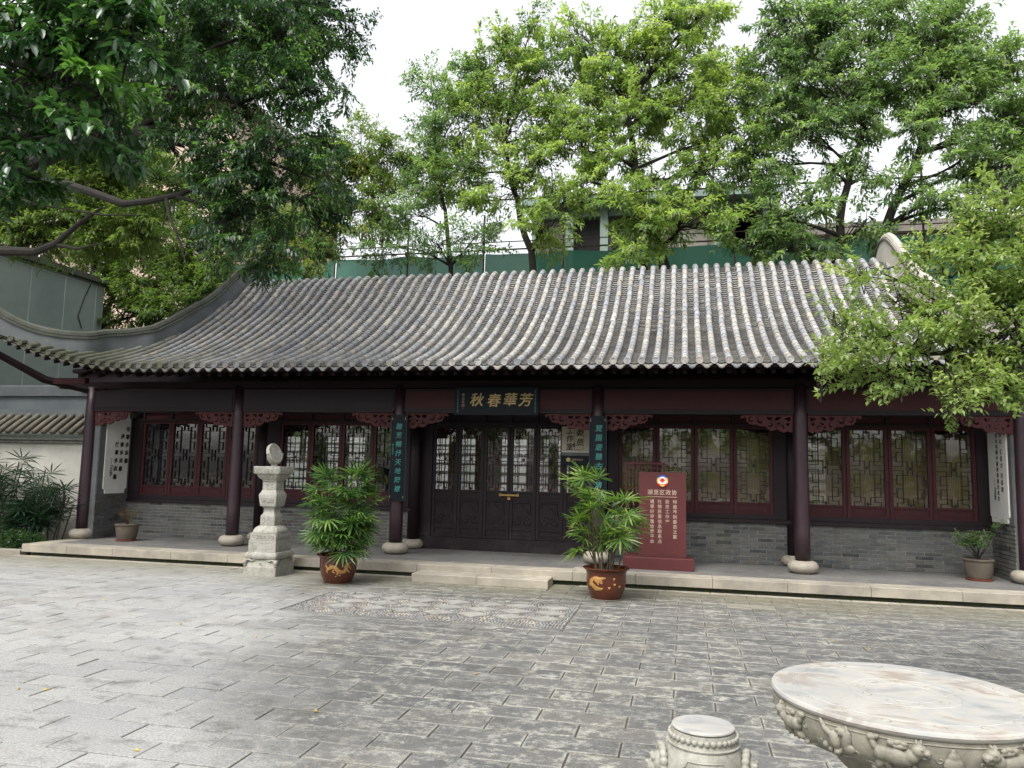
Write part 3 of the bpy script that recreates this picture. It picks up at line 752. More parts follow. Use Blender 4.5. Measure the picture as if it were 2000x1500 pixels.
for side in (-1, 1):
    P0 = ridge_path(side); P = []
    for i in range(len(P0)-1):
        q = [P0[max(i-1, 0)], P0[i], P0[i+1], P0[min(i+2, len(P0)-1)]]
        for t in (0, .25, .5, .75): P.append(tuple(.5*(2*b_+(c-a)*t+(2*a-5*b_+4*c-d)*t*t+(3*b_-a-3*c+d)*t**3) for a, b_, c, d in zip(*q)))
    P.append(P0[-1]); band = MB(); capm = MB(); molds = MB()
    n = len(P)
    def sect(P, i, w):
        a, c = P[max(i-1, 0)], P[min(i+1, n-1)]; d = Vector((c[0]-a[0], c[1]-a[1], 0)).normalized(); return Vector((d.y, -d.x, 0))*w
    for mb_, w, f0, f1 in ((band, .075, lambda p: p[2], lambda p: p[3]-.045), (molds, .10, lambda p: p[3]-.085, lambda p: p[3]-.05)):
        for i, p in enumerate(P):
            o_ = sect(P, i, w)
            for sg in (1, -1):
                for z in (f0(p), f1(p)): mb_.v.append((p[0]+o_.x*sg, p[1]+o_.y*sg, z))
        for i in range(n-1):
            a = i*4
            for q in ((0, 1, 5, 4), (1, 3, 7, 5), (3, 2, 6, 7), (2, 0, 4, 6)): mb_.face(tuple(a+k for k in q))
        mb_.face((0, 2, 3, 1)); mb_.face(tuple((n-1)*4+k for k in (0, 1, 3, 2)))
    rd = band.build('hip_ridge', 'plaster_grey' if side < 0 else 'plaster_right', pav, smooth=True, label='grey plastered curved ridge sweeping to the upturned left corner' if side < 0 else 'pale plastered ridge at the right roof end')
    molds.build('ridge_moulding', 'ridge_cap_tile', rd)
    for i, p in enumerate(P): pass
    capm.tube([(p[0], p[1], p[3]-.012) for p in P], [.070]*n, 8, True); capm.build('ridge_cap', 'ridge_cap_tile' if side < 0 else 'plaster_right', rd, smooth=True)
# gable walls and small side slopes beyond the gable ridges (seen only from the side)
for side, X in ((-1, XC0), (1, XC1)):
    g = MB(); poly = [(prof(s)[0], prof(s)[1]-.06) for s in np.linspace(1.0, RIDGE_S*2-2.4, 18)]
    g.prism(poly, X-.03, X+.03, 'yz'); g.build('gable_wall', 'plaster_grey', pav)
    g = MB(); xe = X+side*2.7
    q = [(X+side*.03, 12.9, 3.55), (xe, 12.9, 3.38), (xe, 17.0, 3.30), (X+side*.03, 17.0, 3.42)]
    g.v = q+[(a, c, z-.07) for a, c, z in q]; g.f = [(0, 1, 2, 3), (7, 6, 5, 4), (0, 4, 5, 1), (1, 5, 6, 2), (2, 6, 7, 3), (3, 7, 4, 0)]; g.r = [0]*6
    g.build('side_slope', 'rafter_paint', pav)
# rafters, fascia, corner beam
rf = MB(); rf.box(-.027, .027, 11.02, 12.0, -.03, .03); 
rm = MB(); 
for (y0, z0, y1, z1, t) in ((10.98, 2.985, 12.6, 3.55, .055),):
    pass
def slant(mb_, x0, x1, ya, za, yb, zb, t):
    b = len(mb_.v)
    for (y, z) in ((ya, za), (yb, zb)):
        for (xx, zz) in ((x0, z), (x1, z), (x1, z+t), (x0, z+t)): mb_.v.append((xx, y, zz))
    for f in ((0, 1, 2, 3), (7, 6, 5, 4), (0, 4, 5, 1), (1, 5, 6, 2), (2, 6, 7, 3), (3, 7, 4, 0)): mb_.face(tuple(b+i for i in f))
slant(rm, -.03, .03, 10.96, 2.985, 11.95, 3.32, .058); rmm = rm.mesh('rafter', 'rafter_paint')
rm2 = MB(); slant(rm2, -.036, .036, 11.42, 3.03, 12.9, 3.72, .07); rmm2 = rm2.mesh('inner_rafter', 'rafter_paint')
for X in ribs[::1]:
    if XC0-2.4 < X < XC1+2.4:
        inst('rafter', rmm, (X, 0, lift(X, 10.9)), pav)
for X in ribs[::2]:
    if CX[0] < X < CX[5]: inst('inner_rafter', rmm2, (X+.1, 0, 0), pav)
fa = MB()
for a, c in zip(Xs[:-1], Xs[1:]):
    za, zc = lift(a, 10.8), lift(c, 10.8); b0 = len(fa.v)
    for (x_, z_) in ((a, za), (c, zc)):
        for (yv, zv) in ((10.93, 3.045), (10.97, 3.045), (10.97, 3.10), (10.93, 3.10)): fa.v.append((x_, yv, zv+z_))
    for f in ((0, 4, 5, 1), (1, 5, 6, 2), (3, 2, 6, 7), (0, 3, 7, 4)): fa.face(tuple(b0+i for i in f))
fa.build('fascia', 'rafter_paint', pav)
for side in (-1, 1):   # hip rafter under the corner with its carved nose
    x0 = CX[0] if side < 0 else CX[5]
    h = MB(); h.tube([(x0, 12.05, 2.86), (x0+side*.6, 11.55, 3.02), (x0+side*1.15, 11.05, 3.42), (x0+side*1.5, 10.8, 3.85)], [.07, .07, .06, .05], 4)
    h.build('corner_beam', 'rafter_paint', pav)
    h = MB(); h.box(x0+side*.05-.33, x0+side*.05+.33, 11.52, 11.62, 2.94, 3.04); h.build('beam_nose', 'lacquer_red', pav)
# beams
bm_ = MB(); bm_.box(XL-.9, CX[5]+.9, CY-.06, CY+.06, 2.90, 3.02); bm_.build('eave_purlin', 'rafter_paint', pav)
for a, c in zip(CX[:-1], CX[1:]):
    m = MB(); m.box(a+.09, c-.09, CY-.035, CY+.035, 2.52, 2.88, bev=0); bo = m.build('beam_board', 'lacquer_dark', pav)
    m = MB(); m.box(a+.12, c-.12, CY-.045, CY-.036, 2.56, 2.84); m.build('beam_panel', 'lacquer_red' if a > -5 else 'lacquer_dark', bo)  # left bays get the dark lacquer as painted shadow, the others stay red
    m = MB(); m.box(a+.10, c-.10, CY-.055, CY+.055, 2.490, 2.518); m.build('beam_rail', 'lacquer_dark', bo)
for x_ in CX:       # tie beams from the columns to the wall
    m = MB(); m.box(x_-.05, x_+.05, CY+.1, WY+.1, 2.6, 2.8); m.build('tie_beam', 'lacquer_dark', pav)
uw = MB(); uw.box(XL-1.35, XR+1.35, WY+.12, WY+.2, 2.95, 3.60); uw.build('upper_wall', 'lacquer_dark', pav)
uw = MB(); uw.box(XL-.2, XR+.2, 16.82, 16.93, 3.12, 3.80); uw.build('rear_upper_wall', 'interior_wall', pav)
ce = MB(); ce.box(XL-.2, XR+.2, 12.95, 16.9, 3.05, 3.10); ce.build('ceiling', 'interior_wall', pav)
fl = MB(); fl.box(XL, XR, 13.15, 16.8, .10, PL+.01); fl.build('interior_floor', 'porch_floor', pav)
# front columns on drum stones
cm = MB(); H = 2.93
cm.lathe([(.108, .175), (.110, .6), (.107, 1.4), (.100, 2.2), (.093, H-PL)], (0, 0, 0), 24); cmm = cm.mesh('column', 'lacquer_column', smooth=True)
sm_ = MB(); sm_.lathe([(.115, 0), (.15, .004), (.195, .035), (.217, .08), (.215, .115), (.19, .155), (.150, .176), (.125, .183), (.118, .176)], (0, 0, 0), 28)
smm = sm_.mesh('column_base', 'column_stone', smooth=True)
for X in CX:
    c = inst('column', cmm, (X, CY, PL), pav); inst('column_base', smm, (X, CY, PL), c)
cm2 = MB(); cm2.lathe([(.105, .16), (.105, 2.75)], (0, 0, 0), 20); cmm2 = cm2.mesh('wall_column', 'lacquer_dark', smooth=True)
sm2 = MB(); sm2.lathe([(.11, 0), (.165, .02), (.19, .06), (.19, .10), (.155, .15), (.12, .162)], (0, 0, 0), 24); smm2 = sm2.mesh('wall_column_base', 'column_stone', smooth=True)
for X in CX[1:-1]:
    c = inst('wall_column', cmm2, (X-.02, WY+.05, PL), pav); inst('wall_column_base', smm2, (X-.02, WY+.03, PL), c)
# carved brackets (pierced scroll work)
def spiral(cx_, cz_, r, a0, turns, n=22, k=.22):
    return [(cx_+r*(1-(1-k)*i/n)*math.cos(a0+turns*2*PI*i/n), cz_+r*(1-(1-k)*i/n)*math.sin(a0+turns*2*PI*i/n)) for i in range(n+1)]
def bracket_mesh():
    cu = bpy.data.curves.new('bracket', 'CURVE'); cu.dimensions = '2D'; cu.fill_mode = 'BOTH'; cu.extrude = .018; cu.bevel_depth = .003; cu.bevel_resolution = 0
    W_, Hh = .74, .27
    out = [(0, 0), (.70, 0), (.735, -.012), (.74, -.045), (.715, -.055), (.70, -.035), (.665, -.04), (.66, -.09), (.62, -.135), (.555, -.15), (.52, -.142), (.49, -.165), (.43, -.175), (.39, -.165), (.365, -.205), (.31, -.235), (.25, -.225), (.225, -.205), (.18, -.245), (.12, -.26), (.075, -.235), (.055, -.255), (.015, -.255), (0, -.23), (.012, -.18), (0, -.16)]
    def add(p):
        sp_ = cu.splines.new('POLY'); sp_.points.add(len(p)-1)
        for i, (a, c) in enumerate(p): sp_.points[i].co = (a, c, 0, 1)
        sp_.use_cyclic_u = True
    add(out)
    def band_(pts, w):   # hole following a path
        L = []; R_ = []
        for i, p in enumerate(pts):
            a, c = pts[max(i-1, 0)], pts[min(i+1, len(pts)-1)]; dx, dz = c[0]-a[0], c[1]-a[1]; l = math.hypot(dx, dz) or 1
            ww = w*(.35+.65*math.sin(PI*(i+.6)/(len(pts)+.4)))
            L.append((p[0]-dz/l*ww, p[1]+dx/l*ww)); R_.append((p[0]+dz/l*ww, p[1]-dx/l*ww))
        add(L+R_[::-1])
    band_(spiral(.585, -.075, .052, 1.6, -.72, 12), .012)
    band_(spiral(.455, -.085, .055, 1.2, -.70, 12), .013)
    band_(spiral(.33, -.15, .045, 2.0, .65, 10), .011)
    band_(spiral(.15, -.19, .042, .3, .7, 10), .010)
    for p in ([(.03, -.03), (.10, -.04), (.13, -.075), (.09, -.07), (.06, -.10), (.035, -.08)], [(.15, -.03), (.23, -.03), (.27, -.07), (.22, -.085), (.19, -.06)], [(.29, -.035), (.37, -.03), (.36, -.07), (.32, -.085), (.29, -.06)],
              [(.04, -.12), (.09, -.115), (.10, -.15), (.06, -.165)], [(.17, -.11), (.23, -.12), (.22, -.15), (.18, -.14)], [(.50, -.025), (.53, -.03), (.52, -.055)], [(.21, -.17), (.25, -.165), (.25, -.195), (.22, -.19)]): add(p)
    o = bpy.data.objects.new('tmp', cu); COL.objects.link(o); dg = bpy.context.evaluated_depsgraph_get()
    me = bpy.data.meshes.new_from_object(o.evaluated_get(dg)); bpy.data.objects.remove(o); me.name = 'carved_bracket'
    me.transform(Matrix.Rotation(PI/2, 4, 'X')); me.materials.clear(); me.materials.append(MATS['lacquer_bracket']); return me
bkm = bracket_mesh()
bkl = bkm.copy(); bkl.transform(Matrix.Scale(-1, 4, (1, 0, 0))); bkl.flip_normals()
for i, X in enumerate(CX):
    if i < 5: inst('carved_bracket', bkm, (X+.105, CY-.0, 2.486), pav)
    if i > 0: inst('carved_bracket', bkl, (X-.105, CY-.0, 2.486), pav)
# walls ---------------------------------------------------------------
BL, BH = .26, .0582
brk = MB(); brk.box(-.1245, .1245, 0, .035, .005, BH-.005); bkmesh = brk.mesh('brick', 'grey_brick')
n_b = 0
def brick_wall(x0, x1, z1, individual, cat='front_wall'):
    global n_b
    m = MB(); m.box(x0, x1, WY+.006, WY+.20, PL, z1); w = m.build(cat, 'mortar', pav)
    rows = int((z1-PL)/BH+.01); s_ = MB()
    for r in range(rows):
        xx = x0+(-.13 if r % 2 else 0)
        while xx < x1-.02:
            a, c = max(xx, x0), min(xx+BL, x1)
            if individual and abs(c-a-BL) < .001 and n_b < 298:
                inst('brick', bkmesh, ((a+c)/2, WY+random.uniform(-.003, .003), PL+r*BH), w); n_b += 1
            elif c-a > .02:
                s_.cur = random.random(); s_.box(a+.0055, c-.0055, WY+random.uniform(-.003, .003), WY+.035, PL+r*BH+.005, PL+(r+1)*BH-.005)
            xx += BL
    if s_.v: s_.build('bricks', 'grey_brick', w, rnd=True, kind='stuff')
    # dark sill beams on top of the brick
    return w
SILL = .83
brick_wall(CX[4]+.03, XR, SILL, True); brick_wall(CX[3]+.10, CX[4]-.08, SILL, True)
brick_wall(CX[1]+.03, CX[2]-.05, SILL, False); brick_wall(XL, CX[1]-.05, SILL, True)
for a, c in ((CX[4]-.02, XR), (CX[3]+.02, CX[4]-.02), (CX[1]-.02, CX[2]), (XL, CX[1]-.02)):
    m = MB(); m.box(a, c, WY-.045, WY+.16, SILL+.002, SILL+.062, bev=.006); sl_ = m.build('window_sill', 'lacquer_dark', pav)
    m = MB(); m.box(a, c, WY-.01, WY+.14, SILL+.064, SILL+.135); m.build('sill_rail', 'lacquer_dark', sl_)
# side walls
for side, X in ((-1, XL), (1, XR)):
    xo = X+side*.30; m = MB(); m.box(min(X, xo), max(X, xo), CY+.0, 16.9, PL-.02, 2.9); w = m.build('side_wall', 'plaster_grey' , pav)
    m = MB(); m.box(min(X, xo)+.005, max(X, xo)-.005, WY+.22, 16.88, 2.9, 3.62); m.build('upper_side_wall', 'lacquer_dark', w)
    s_ = MB(); rows = 13 if side < 0 else 13
    for r in range(rows):
        yy = CY-.004+(-.13 if r % 2 else 0)
        while yy < WY-.005:
            a, c = max(yy, CY-.004), min(yy+BL, WY-.004)
            if c-a > .02:
                xa, xb = (X-.02, X+.014) if side < 0 else (X-.014, X+.02)
                s_.cur = random.random(); s_.box(xa, xb+0, a+.0055, c-.0055, PL+r*BH+.005, PL+(r+1)*BH-.005)
            yy += BL
    s_.build('bricks', 'grey_brick', w, rnd=True, kind='stuff')
    m = MB(); m.box(min(X, X-side*.012), max(X, X-side*.012), CY+.01, WY-.06, .95+.01, 2.95); m.build('plaster_field', 'plaster_grey' if side<0 else 'plaster_grey', w)
# lattice pattern, quarter units (0..1 of half width, 0..1 of half height from the centre outwards)
def lattice(x0, x1, z0, z1, y, t=.011, d=.016):
    m = MB(); cx_, cz = (x0+x1)/2, (z0+z1)/2; hw, hh = (x1-x0)/2, (z1-z0)/2
    segs = [(.41, .18, .41, .90), (.41, .90, .76, .90), (.76, .90, .76, 1.0), (.16, .78, .16, .97), (.16, .78, .41, .78), (.76, .53, .76, .77), (.41, .77, .76, .77), (.41, .53, .76, .53), (.76, .65, 1, .65),
            (.76, .18, .76, .42), (.41, .42, .76, .42), (.41, .18, .76, .18), (.76, .30, 1, .30), (.41, .06, .41, .18), (.41, .06, 1, .06), (.14, .02, .14, .18), (.14, .18, .41, .18)]
    for (a, c, e, f) in segs:
        for sx_ in (-1, 1):
            for sz in (-1, 1):
                xa, xb = sorted((cx_+sx_*a*hw, cx_+sx_*e*hw)); za, zb = sorted((cz+sz*c*hh, cz+sz*f*hh))
                vert = abs(xb-xa) < 1e-6
                yy = y+(0 if vert else .0015)
                if vert: m.box(xa-t/2, xa+t/2, yy, yy+d, za-t/2, zb+t/2)
                else: m.box(xa+t/2, xb-t/2, yy, yy+d-.002, za-t/2, za+t/2)
    for zc in (cz, cz+hh*.955, cz-hh*.955):
        m.prism([(cx_-.035, zc), (cx_-.012, zc-.012), (cx_, zc-.03), (cx_+.012, zc-.012), (cx_+.035, zc), (cx_+.012, zc+.012), (cx_, zc+.03), (cx_-.012, zc+.012)], y-.002, y+d+.002, 'xz')
    return m
def frame_(x0, x1, z0, z1, y0, y1, w, wt=None, wb=None):
    m = MB(); wt = wt or w; wb = wb or w
    m.box(x0, x0+w, y0, y1, z0, z1); m.box(x1-w, x1, y0, y1, z0, z1)
    m.box(x0+w, x1-w, y0+.002, y1-.002, z0, z0+wb); m.box(x0+w, x1-w, y0+.002, y1-.002, z1-wt, z1); return m
def build_sash(w, mat):
    """meshes of one sash, origin at its lower left corner"""
    F = frame_(0.004, w-.004, 0, 1.40, 0, .05, .052, .05, .03); F.box(.056, w-.056, .002, .048, .15, .185)
    P_ = MB(); P_.box(.056, w-.056, .018, .04, .03, .15); P_.box(.095, w-.095, .010, .017, .062, .120, bev=0)
    P_.box(.075, w-.075, .014, .0175, .045, .137)
    L_ = lattice(.056, w-.056, .185, 1.35, .010)
    G_ = MB(); G_.v = [(.056, .032, .185), (w-.056, .032, .185), (w-.056, .032, 1.35), (.056, .032, 1.35)]; G_.face((0, 1, 2, 3))
    return [F.mesh('window', mat), P_.mesh('apron_panel', mat), L_.mesh('lattice', 'lacquer_dark'), G_.mesh('glass_pane', 'window_glass')]
SW = .61; SZ = .965
sash = build_sash(SW, 'lacquer_red')
bays = [(-10.17, 1), (-7.27, 2), (-1.08, 4), (1.83, 5)]
for x0, bay in bays:
    for k in range(4):
        wn = inst('window', sash[0], (x0+k*SW, WY+.01, SZ), pav)
        for me_ in sash[1:]: inst(me_.name.split('.')[0], me_, (x0+k*SW, WY+.01, SZ), wn)
    x1 = x0+4*SW
    # header, transom panels and jambs
    lo, hi = {1: (XL, CX[1]-.1), 2: (CX[1]+.08, CX[2]-.1), 4: (CX[3]+.08, CX[4]-.1), 5: (CX[4]+.08, XR)}[bay]
    m = MB(); m.box(lo, hi, WY-.005, WY+.08, SZ+1.403, SZ+1.44); m.box(lo, hi, WY-.003, WY+.08, 2.52, 2.56); m.box(lo, hi, WY, WY+.08, 2.86, 3.2)
    m.box(lo, x0-.002, WY+.0, WY+.09, .966, SZ+1.40); m.box(x1+.002, hi, WY+.0, WY+.09, .966, SZ+1.40)
    for k in range(5): m.box(x0+k*SW-.025, x0+k*SW+.025, WY+.0, WY+.075, SZ+1.44, 2.52); m.box(x0+k*SW-.025, x0+k*SW+.025, WY+.002, WY+.075, 2.56, 2.86)
    hd = m.build('window_surround', 'lacquer_dark', pav)
    for k in range(4):
        p_ = MB(); p_.box(x0+k*SW+.027, x0+(k+1)*SW-.027, WY+.03, WY+.06, SZ+1.442, 2.518); p_.build('header_panel', 'lacquer_red', hd)
        p_ = MB(); p_.box(x0+k*SW+.027, x0+(k+1)*SW-.027, WY+.03, WY+.06, 2.562, 2.858); p_.build('transom_panel', 'lacquer_dark', hd)
    if bay in (4, 5):
        for k in range(4):
            m = MB(); xx = x0+k*SW+.03
            while xx < x0+(k+1)*SW-.03: m.box(xx, xx+.010, WY+.16, WY+.166, SZ+.05, SZ+1.30); xx += .014
            m.build('bamboo_blind', 'bamboo_blind', pav)
# doors: six leaves
DY = 13.03; DX0 = -4.362; DW = .467; DZ = .405
def door_leaf():
    w = DW; H_ = 1.935
    F = frame_(.004, w-.004, 0, H_, 0, .055, .05, .045, .035)
    for z in (.15, .655, .78): F.box(.05, w-.05, .002, .053, z, z+.035)
    P1 = MB(); P1.box(.05, w-.05, .024, .045, .035, .15); P1.box(.085, w-.085, .017, .0235, .062, .122)
    P2 = MB(); P2.box(.05, w-.05, .024, .045, .185, .655)
    P2.box(.075, w-.075, .0215, .0236, .215, .625)
    # scroll relief, ruyi cloud
    for pts in (spiral(.165, .335, .055, 0, .9, 14), spiral(w-.165, .335, .055, PI, -.9, 14)):
        P2.tube([(a, .0195, z) for a, z in pts], [.008]*len(pts), 5)
    for pts in ([(.095, .30), (.10, .25), (.15, .235), (.19, .26), (.205, .31)], [(w-.095, .30), (w-.10, .25), (w-.15, .235), (w-.19, .26), (w-.205, .31)], [(.10, .61), (w-.10, .61), (w-.09, .40)], [(.10, .61), (.10, .52)], [(.20, .585), (w-.16, .49), (w-.12, .42)]):
        P2.tube([(a, .0195, z) for a, z in pts], [.008]*len(pts), 5)
    P3 = MB(); P3.box(.05, w-.05, .024, .045, .69, .78); P3.box(.085, w-.085, .018, .0236, .712, .758)
    L_ = lattice(.05, w-.05, .815, H_-.045, .010, .010); G_ = MB(); G_.v = [(.05, .034, .815), (w-.05, .034, .815), (w-.05, .034, H_-.045), (.05, .034, H_-.045)]; G_.face((0, 1, 2, 3))
    return [F.mesh('door', 'lacquer_dark'), P1.mesh('kick_panel', 'lacquer_dark'), P2.mesh('carved_panel', 'lacquer_dark'), P3.mesh('waist_panel', 'lacquer_dark'), L_.mesh('lattice', 'lacquer_red'), G_.mesh('glass_pane', 'window_glass')]
dl = door_leaf()
for k in range(6):
    d_ = inst('door', dl[0], (DX0+k*DW, DY, DZ), pav)
    for me_ in dl[1:]: inst(me_.name.split('.')[0], me_, (DX0+k*DW, DY, DZ), d_)
m = MB(); m.box(-4.58, -1.36, DY-.03, DY+.10, PL, DZ-.004, bev=.006); m.build('threshold', 'lacquer_dark', pav)
m = MB(); m.box(-4.56, DX0-.002, DY-.02, DY+.1, DZ, 2.52); m.box(DX0+6*DW+.002, -1.38, DY-.02, DY+.1, DZ, 2.52)
m.box(DX0, DX0+6*DW, DY-.02, DY+.1, 2.345, 2.40); m.box(-4.56, -1.38, DY-.018, DY+.1, 2.52, 3.2)
for k in range(7): m.box(DX0+k*DW-.02, DX0+k*DW+.02, DY-.016, DY+.08, 2.40, 2.52)
m.box(DX0, DX0+6*DW, DY+.03, DY+.06, 2.40, 2.52)
m.build('door_frame', 'lacquer_dark', pav)
m = MB(); m.box(-3.13, -2.80, DY-.035, DY-.012, 1.135, 1.165, bev=.003); m.box(-3.14, -3.10, DY-.012, DY+.0, 1.125, 1.175); m.box(-2.83, -2.79, DY-.012, DY+.0, 1.125, 1.175)
bolt = m.build('door_bolt', 'brass', pav)
pl_ = MB(); pl_.box(-.025, .025, -.01, .01, -.045, 0, bev=.004); pl_.tube([(-.014, 0, -.002), (-.014, 0, .02), (0, 0, .034), (.014, 0, .02), (.014, 0, -.002)], [.004]*5, 6)
po = inst('padlock', pl_.mesh('padlock', 'brass'), (-2.955, DY-.045, 1.115), None, label='small brass padlock hanging from the bolt bar of the middle doors', cat='padlock')
# back wall with window openings onto the bright yard behind
bw = MB(); BY = 16.8
holes = [(-9.35, -8.6), (-8.45, -7.9), (-7.75, -7.3), (-5.60, -5.22), (-5.0, -4.62), (-4.05, -3.45), (-3.30, -2.95), (-2.75, -2.5), (-.5, 0), (2.2, 2.8)]
bw.box(XL, XR, BY, BY+.15, PL, 1.0); bw.box(XL, XR, BY, BY+.15, 2.25, 3.2); xx = XL
for a, c in holes: bw.box(xx, a, BY, BY+.15, 1.0, 2.25); xx = c
bw.box(xx, XR, BY, BY+.15, 1.0, 2.25); bk = bw.build('back_wall', 'interior_wall', pav)
for a, c in holes:
    m = MB(); n = 3
    for k in range(1, n): m.box(a+(c-a)*k/n-.008, a+(c-a)*k/n+.008, BY+.03, BY+.06, 1.0, 2.25)
    for z in (1.25, 1.5, 1.75, 2.0): m.box(a, c, BY+.032, BY+.058, z-.008, z+.008)
    m.build('rear_lattice', 'lacquer_dark', bk)
# interior posts and a long table, dim inside
for X in CX[1:-1]:
    m = MB(); m.lathe([(.12, PL), (.12, 3.1)], (X, 15.2, 0), 14); m.build('inner_column', 'lacquer_dark', pav, smooth=True)
# ================================================================== THINGS ON THE HALL
# horizontal plaque
pq = empty('name_plaque', (-2.965, 11.96, 2.46), label='black horizontal plaque with gilt calligraphy hanging over the middle doors', cat='plaque')
m = MB(); m.box(-3.66, -2.27, 11.955, 11.985, 2.455, 2.905, bev=0); m.build('board', 'plaque_black', pq)
m = MB(); 
for a, c in ((-3.66, -3.635), (-2.295, -2.27)): m.box(a, c, 11.948, 11.9545, 2.455, 2.905)
for a, c in ((2.455, 2.478), (2.882, 2.905)): m.box(-3.634, -2.296, 11.948, 11.9545, a, c)
m.build('rim', 'plaque_black', pq)
for X in (-3.605, -2.325):
    m = MB()
    for k in range(6): m.box(X-.011, X+.011, 11.9505, 11.9545, 2.49+k*.064, 2.49+k*.064+.056)
    m.build('fret_strip', 'teal_trim', pq)
for ch, X, dz in (('秋', -3.295, 0), ('春', -3.01, -.01), ('華', -2.745, .005), ('芳', -2.49, .0)):
    text('gilt_character', ch, (X, 11.952, 2.685+dz), .225, 'gold_leaf', parent=pq, extrude=.004, shear=.18, offset=.003)
text('small_inscription', '章\n太\n炎\n題', (-3.515, 11.952, 2.69), .052, 'sign_text', parent=pq, line=1.1)
m = MB(); m.box(-3.528, -3.502, 11.951, 11.954, 2.545, 2.572); m.build('seal', 'sign_red', pq)
# couplet boards: curved boards hugging the two middle columns
def couplet(X, chars, label, side_text=None):
    e = empty('couplet_board', (X, 11.93, 1.04), label=label, cat='couplet board')
    m = MB(); K = 8; R_ = .30
    w = .130; z0, z1 = 1.04, 2.45
    for z in (z0, z1):
        for k in range(K+1):
            t = (k/K-.5)*2*w; yy = 11.915+ (t*t)/(2*R_)*1.0; m.v.append((X+t, yy, z))
        for k in range(K+1):
            t = (k/K-.5)*2*w; yy = 11.94+(t*t)/(2*R_)*1.0; m.v.append((X+t, yy, z))
    n = 2*(K+1)
    for k in range(K):
        m.face((k, k+1, n+k+1, n+k)); m.face((K+1+k, n+K+1+k, n+K+2+k, K+2+k)); m.face((n+k, n+k+1, n+K+2+k, n+K+1+k)); m.face((k, K+1+k, K+2+k, k+1))
    m.face((0, n, n+K+1, K+1)); m.face((K, 2*K+1, n+2*K+1, n+K))
    m.build('board', 'plaque_black', e)
    m = MB()
    for sg in (-1, 1): m.box(X+sg*.130-.005, X+sg*.130+.005, 11.945, 11.962, z0, z1)
    m.build('edge_strip', 'teal_trim', e)
    H_ = 1.16/len(chars)
    for i, ch in enumerate(chars):
        text('teal_character', ch, (X+.015, 11.907, 2.30-(i+.5)*H_+.02), .108, 'teal_paint', parent=e, extrude=.002, shear=.15, offset=.001)
    if side_text: 
        text('small_signature', side_text, (X-.085, 11.922, 1.88), .036, 'teal_paint', parent=e, line=1.0)
        m = MB(); m.box(X-.095, X-.075, 11.919, 11.934, 1.70, 1.722); m.build('seal', 'sign_red', e)
    for sx_ in (-1, 1):
        for sz in (-1, 1):
            zc = 1.745+sz*.635; m = MB()
            p = [(.080, 0), (.112, -.004), (.117, -.045), (.106, -.05), (.098, -.028), (.075, -.020), (.062, -.008)]
            m.prism([(X+sx_*a, zc+sz*(c+.03)) for a, c in p], 11.935, 11.945, 'xz'); m.build('corner_mount', 'gold_leaf', e)
            for v in m.v: pass
    return e
couplet(-4.60, '踏芳暢抒天地陽襟', 'black couplet board on the column left of the doors, eight teal characters', '章\n士\n釗\n撰\n書')
couplet(-1.325, '覽園遊聽古今清音', 'black couplet board on the column right of the doors, lower end behind palm leaves')
# notice board hung on the rightmost door leaves
e = empty('notice_board', (-1.82, 12.96, 1.68), label='cream notice board lettered in black on the right-hand door leaves', cat='notice')
m = MB(); m.box(-2.05, -1.585, 12.955, 12.975, 1.90, 2.335); m.build('cream_panel', 'paper_board', e)
m = MB(); m.box(-2.05, -1.585, 12.955, 12.975, 1.845, 1.898); m.build('grey_strip', 'slate_paint', e)
m = MB(); m.box(-2.05, -1.585, 12.955, 12.975, 1.68, 1.843); m.build('black_strip', 'plaque_black', e)
m = MB(); m.box(-2.05, -1.585, 12.951, 12.954, 1.90, 1.912); m.build('pale_edge', 'white_panel', e)
for ch, x_, z_ in (('委', -1.745, 2.225), ('员', -1.745, 2.06), ('工', -1.915, 2.255), ('作', -1.915, 2.125), ('室', -1.915, 1.985)):
    text('black_character', ch, (x_, 12.953, z_), .125, 'ink_black', parent=e, extrude=.001, shear=.12, offset=.003)
m = MB(); m.box(-1.835, -1.828, 12.951, 12.954, 1.94, 2.31); m.box(-1.70+.02, -1.695+.02, 12.951, 12.954, 1.945, 2.27); m.box(-1.828, -1.68, 12.951, 12.954, 1.94, 1.946); m.box(-1.828, -1.68, 12.951, 12.954, 2.305, 2.31); m.build('ruled_frame', 'joint_dirt', e)
m = MB(); m.prism([(-1.835+.018*math.cos(t), 2.02+.04*math.sin(t)) for t in [k*PI/5 for k in range(10)]], 12.949, 12.953, 'xz'); m.build('seal', 'sign_red', e)
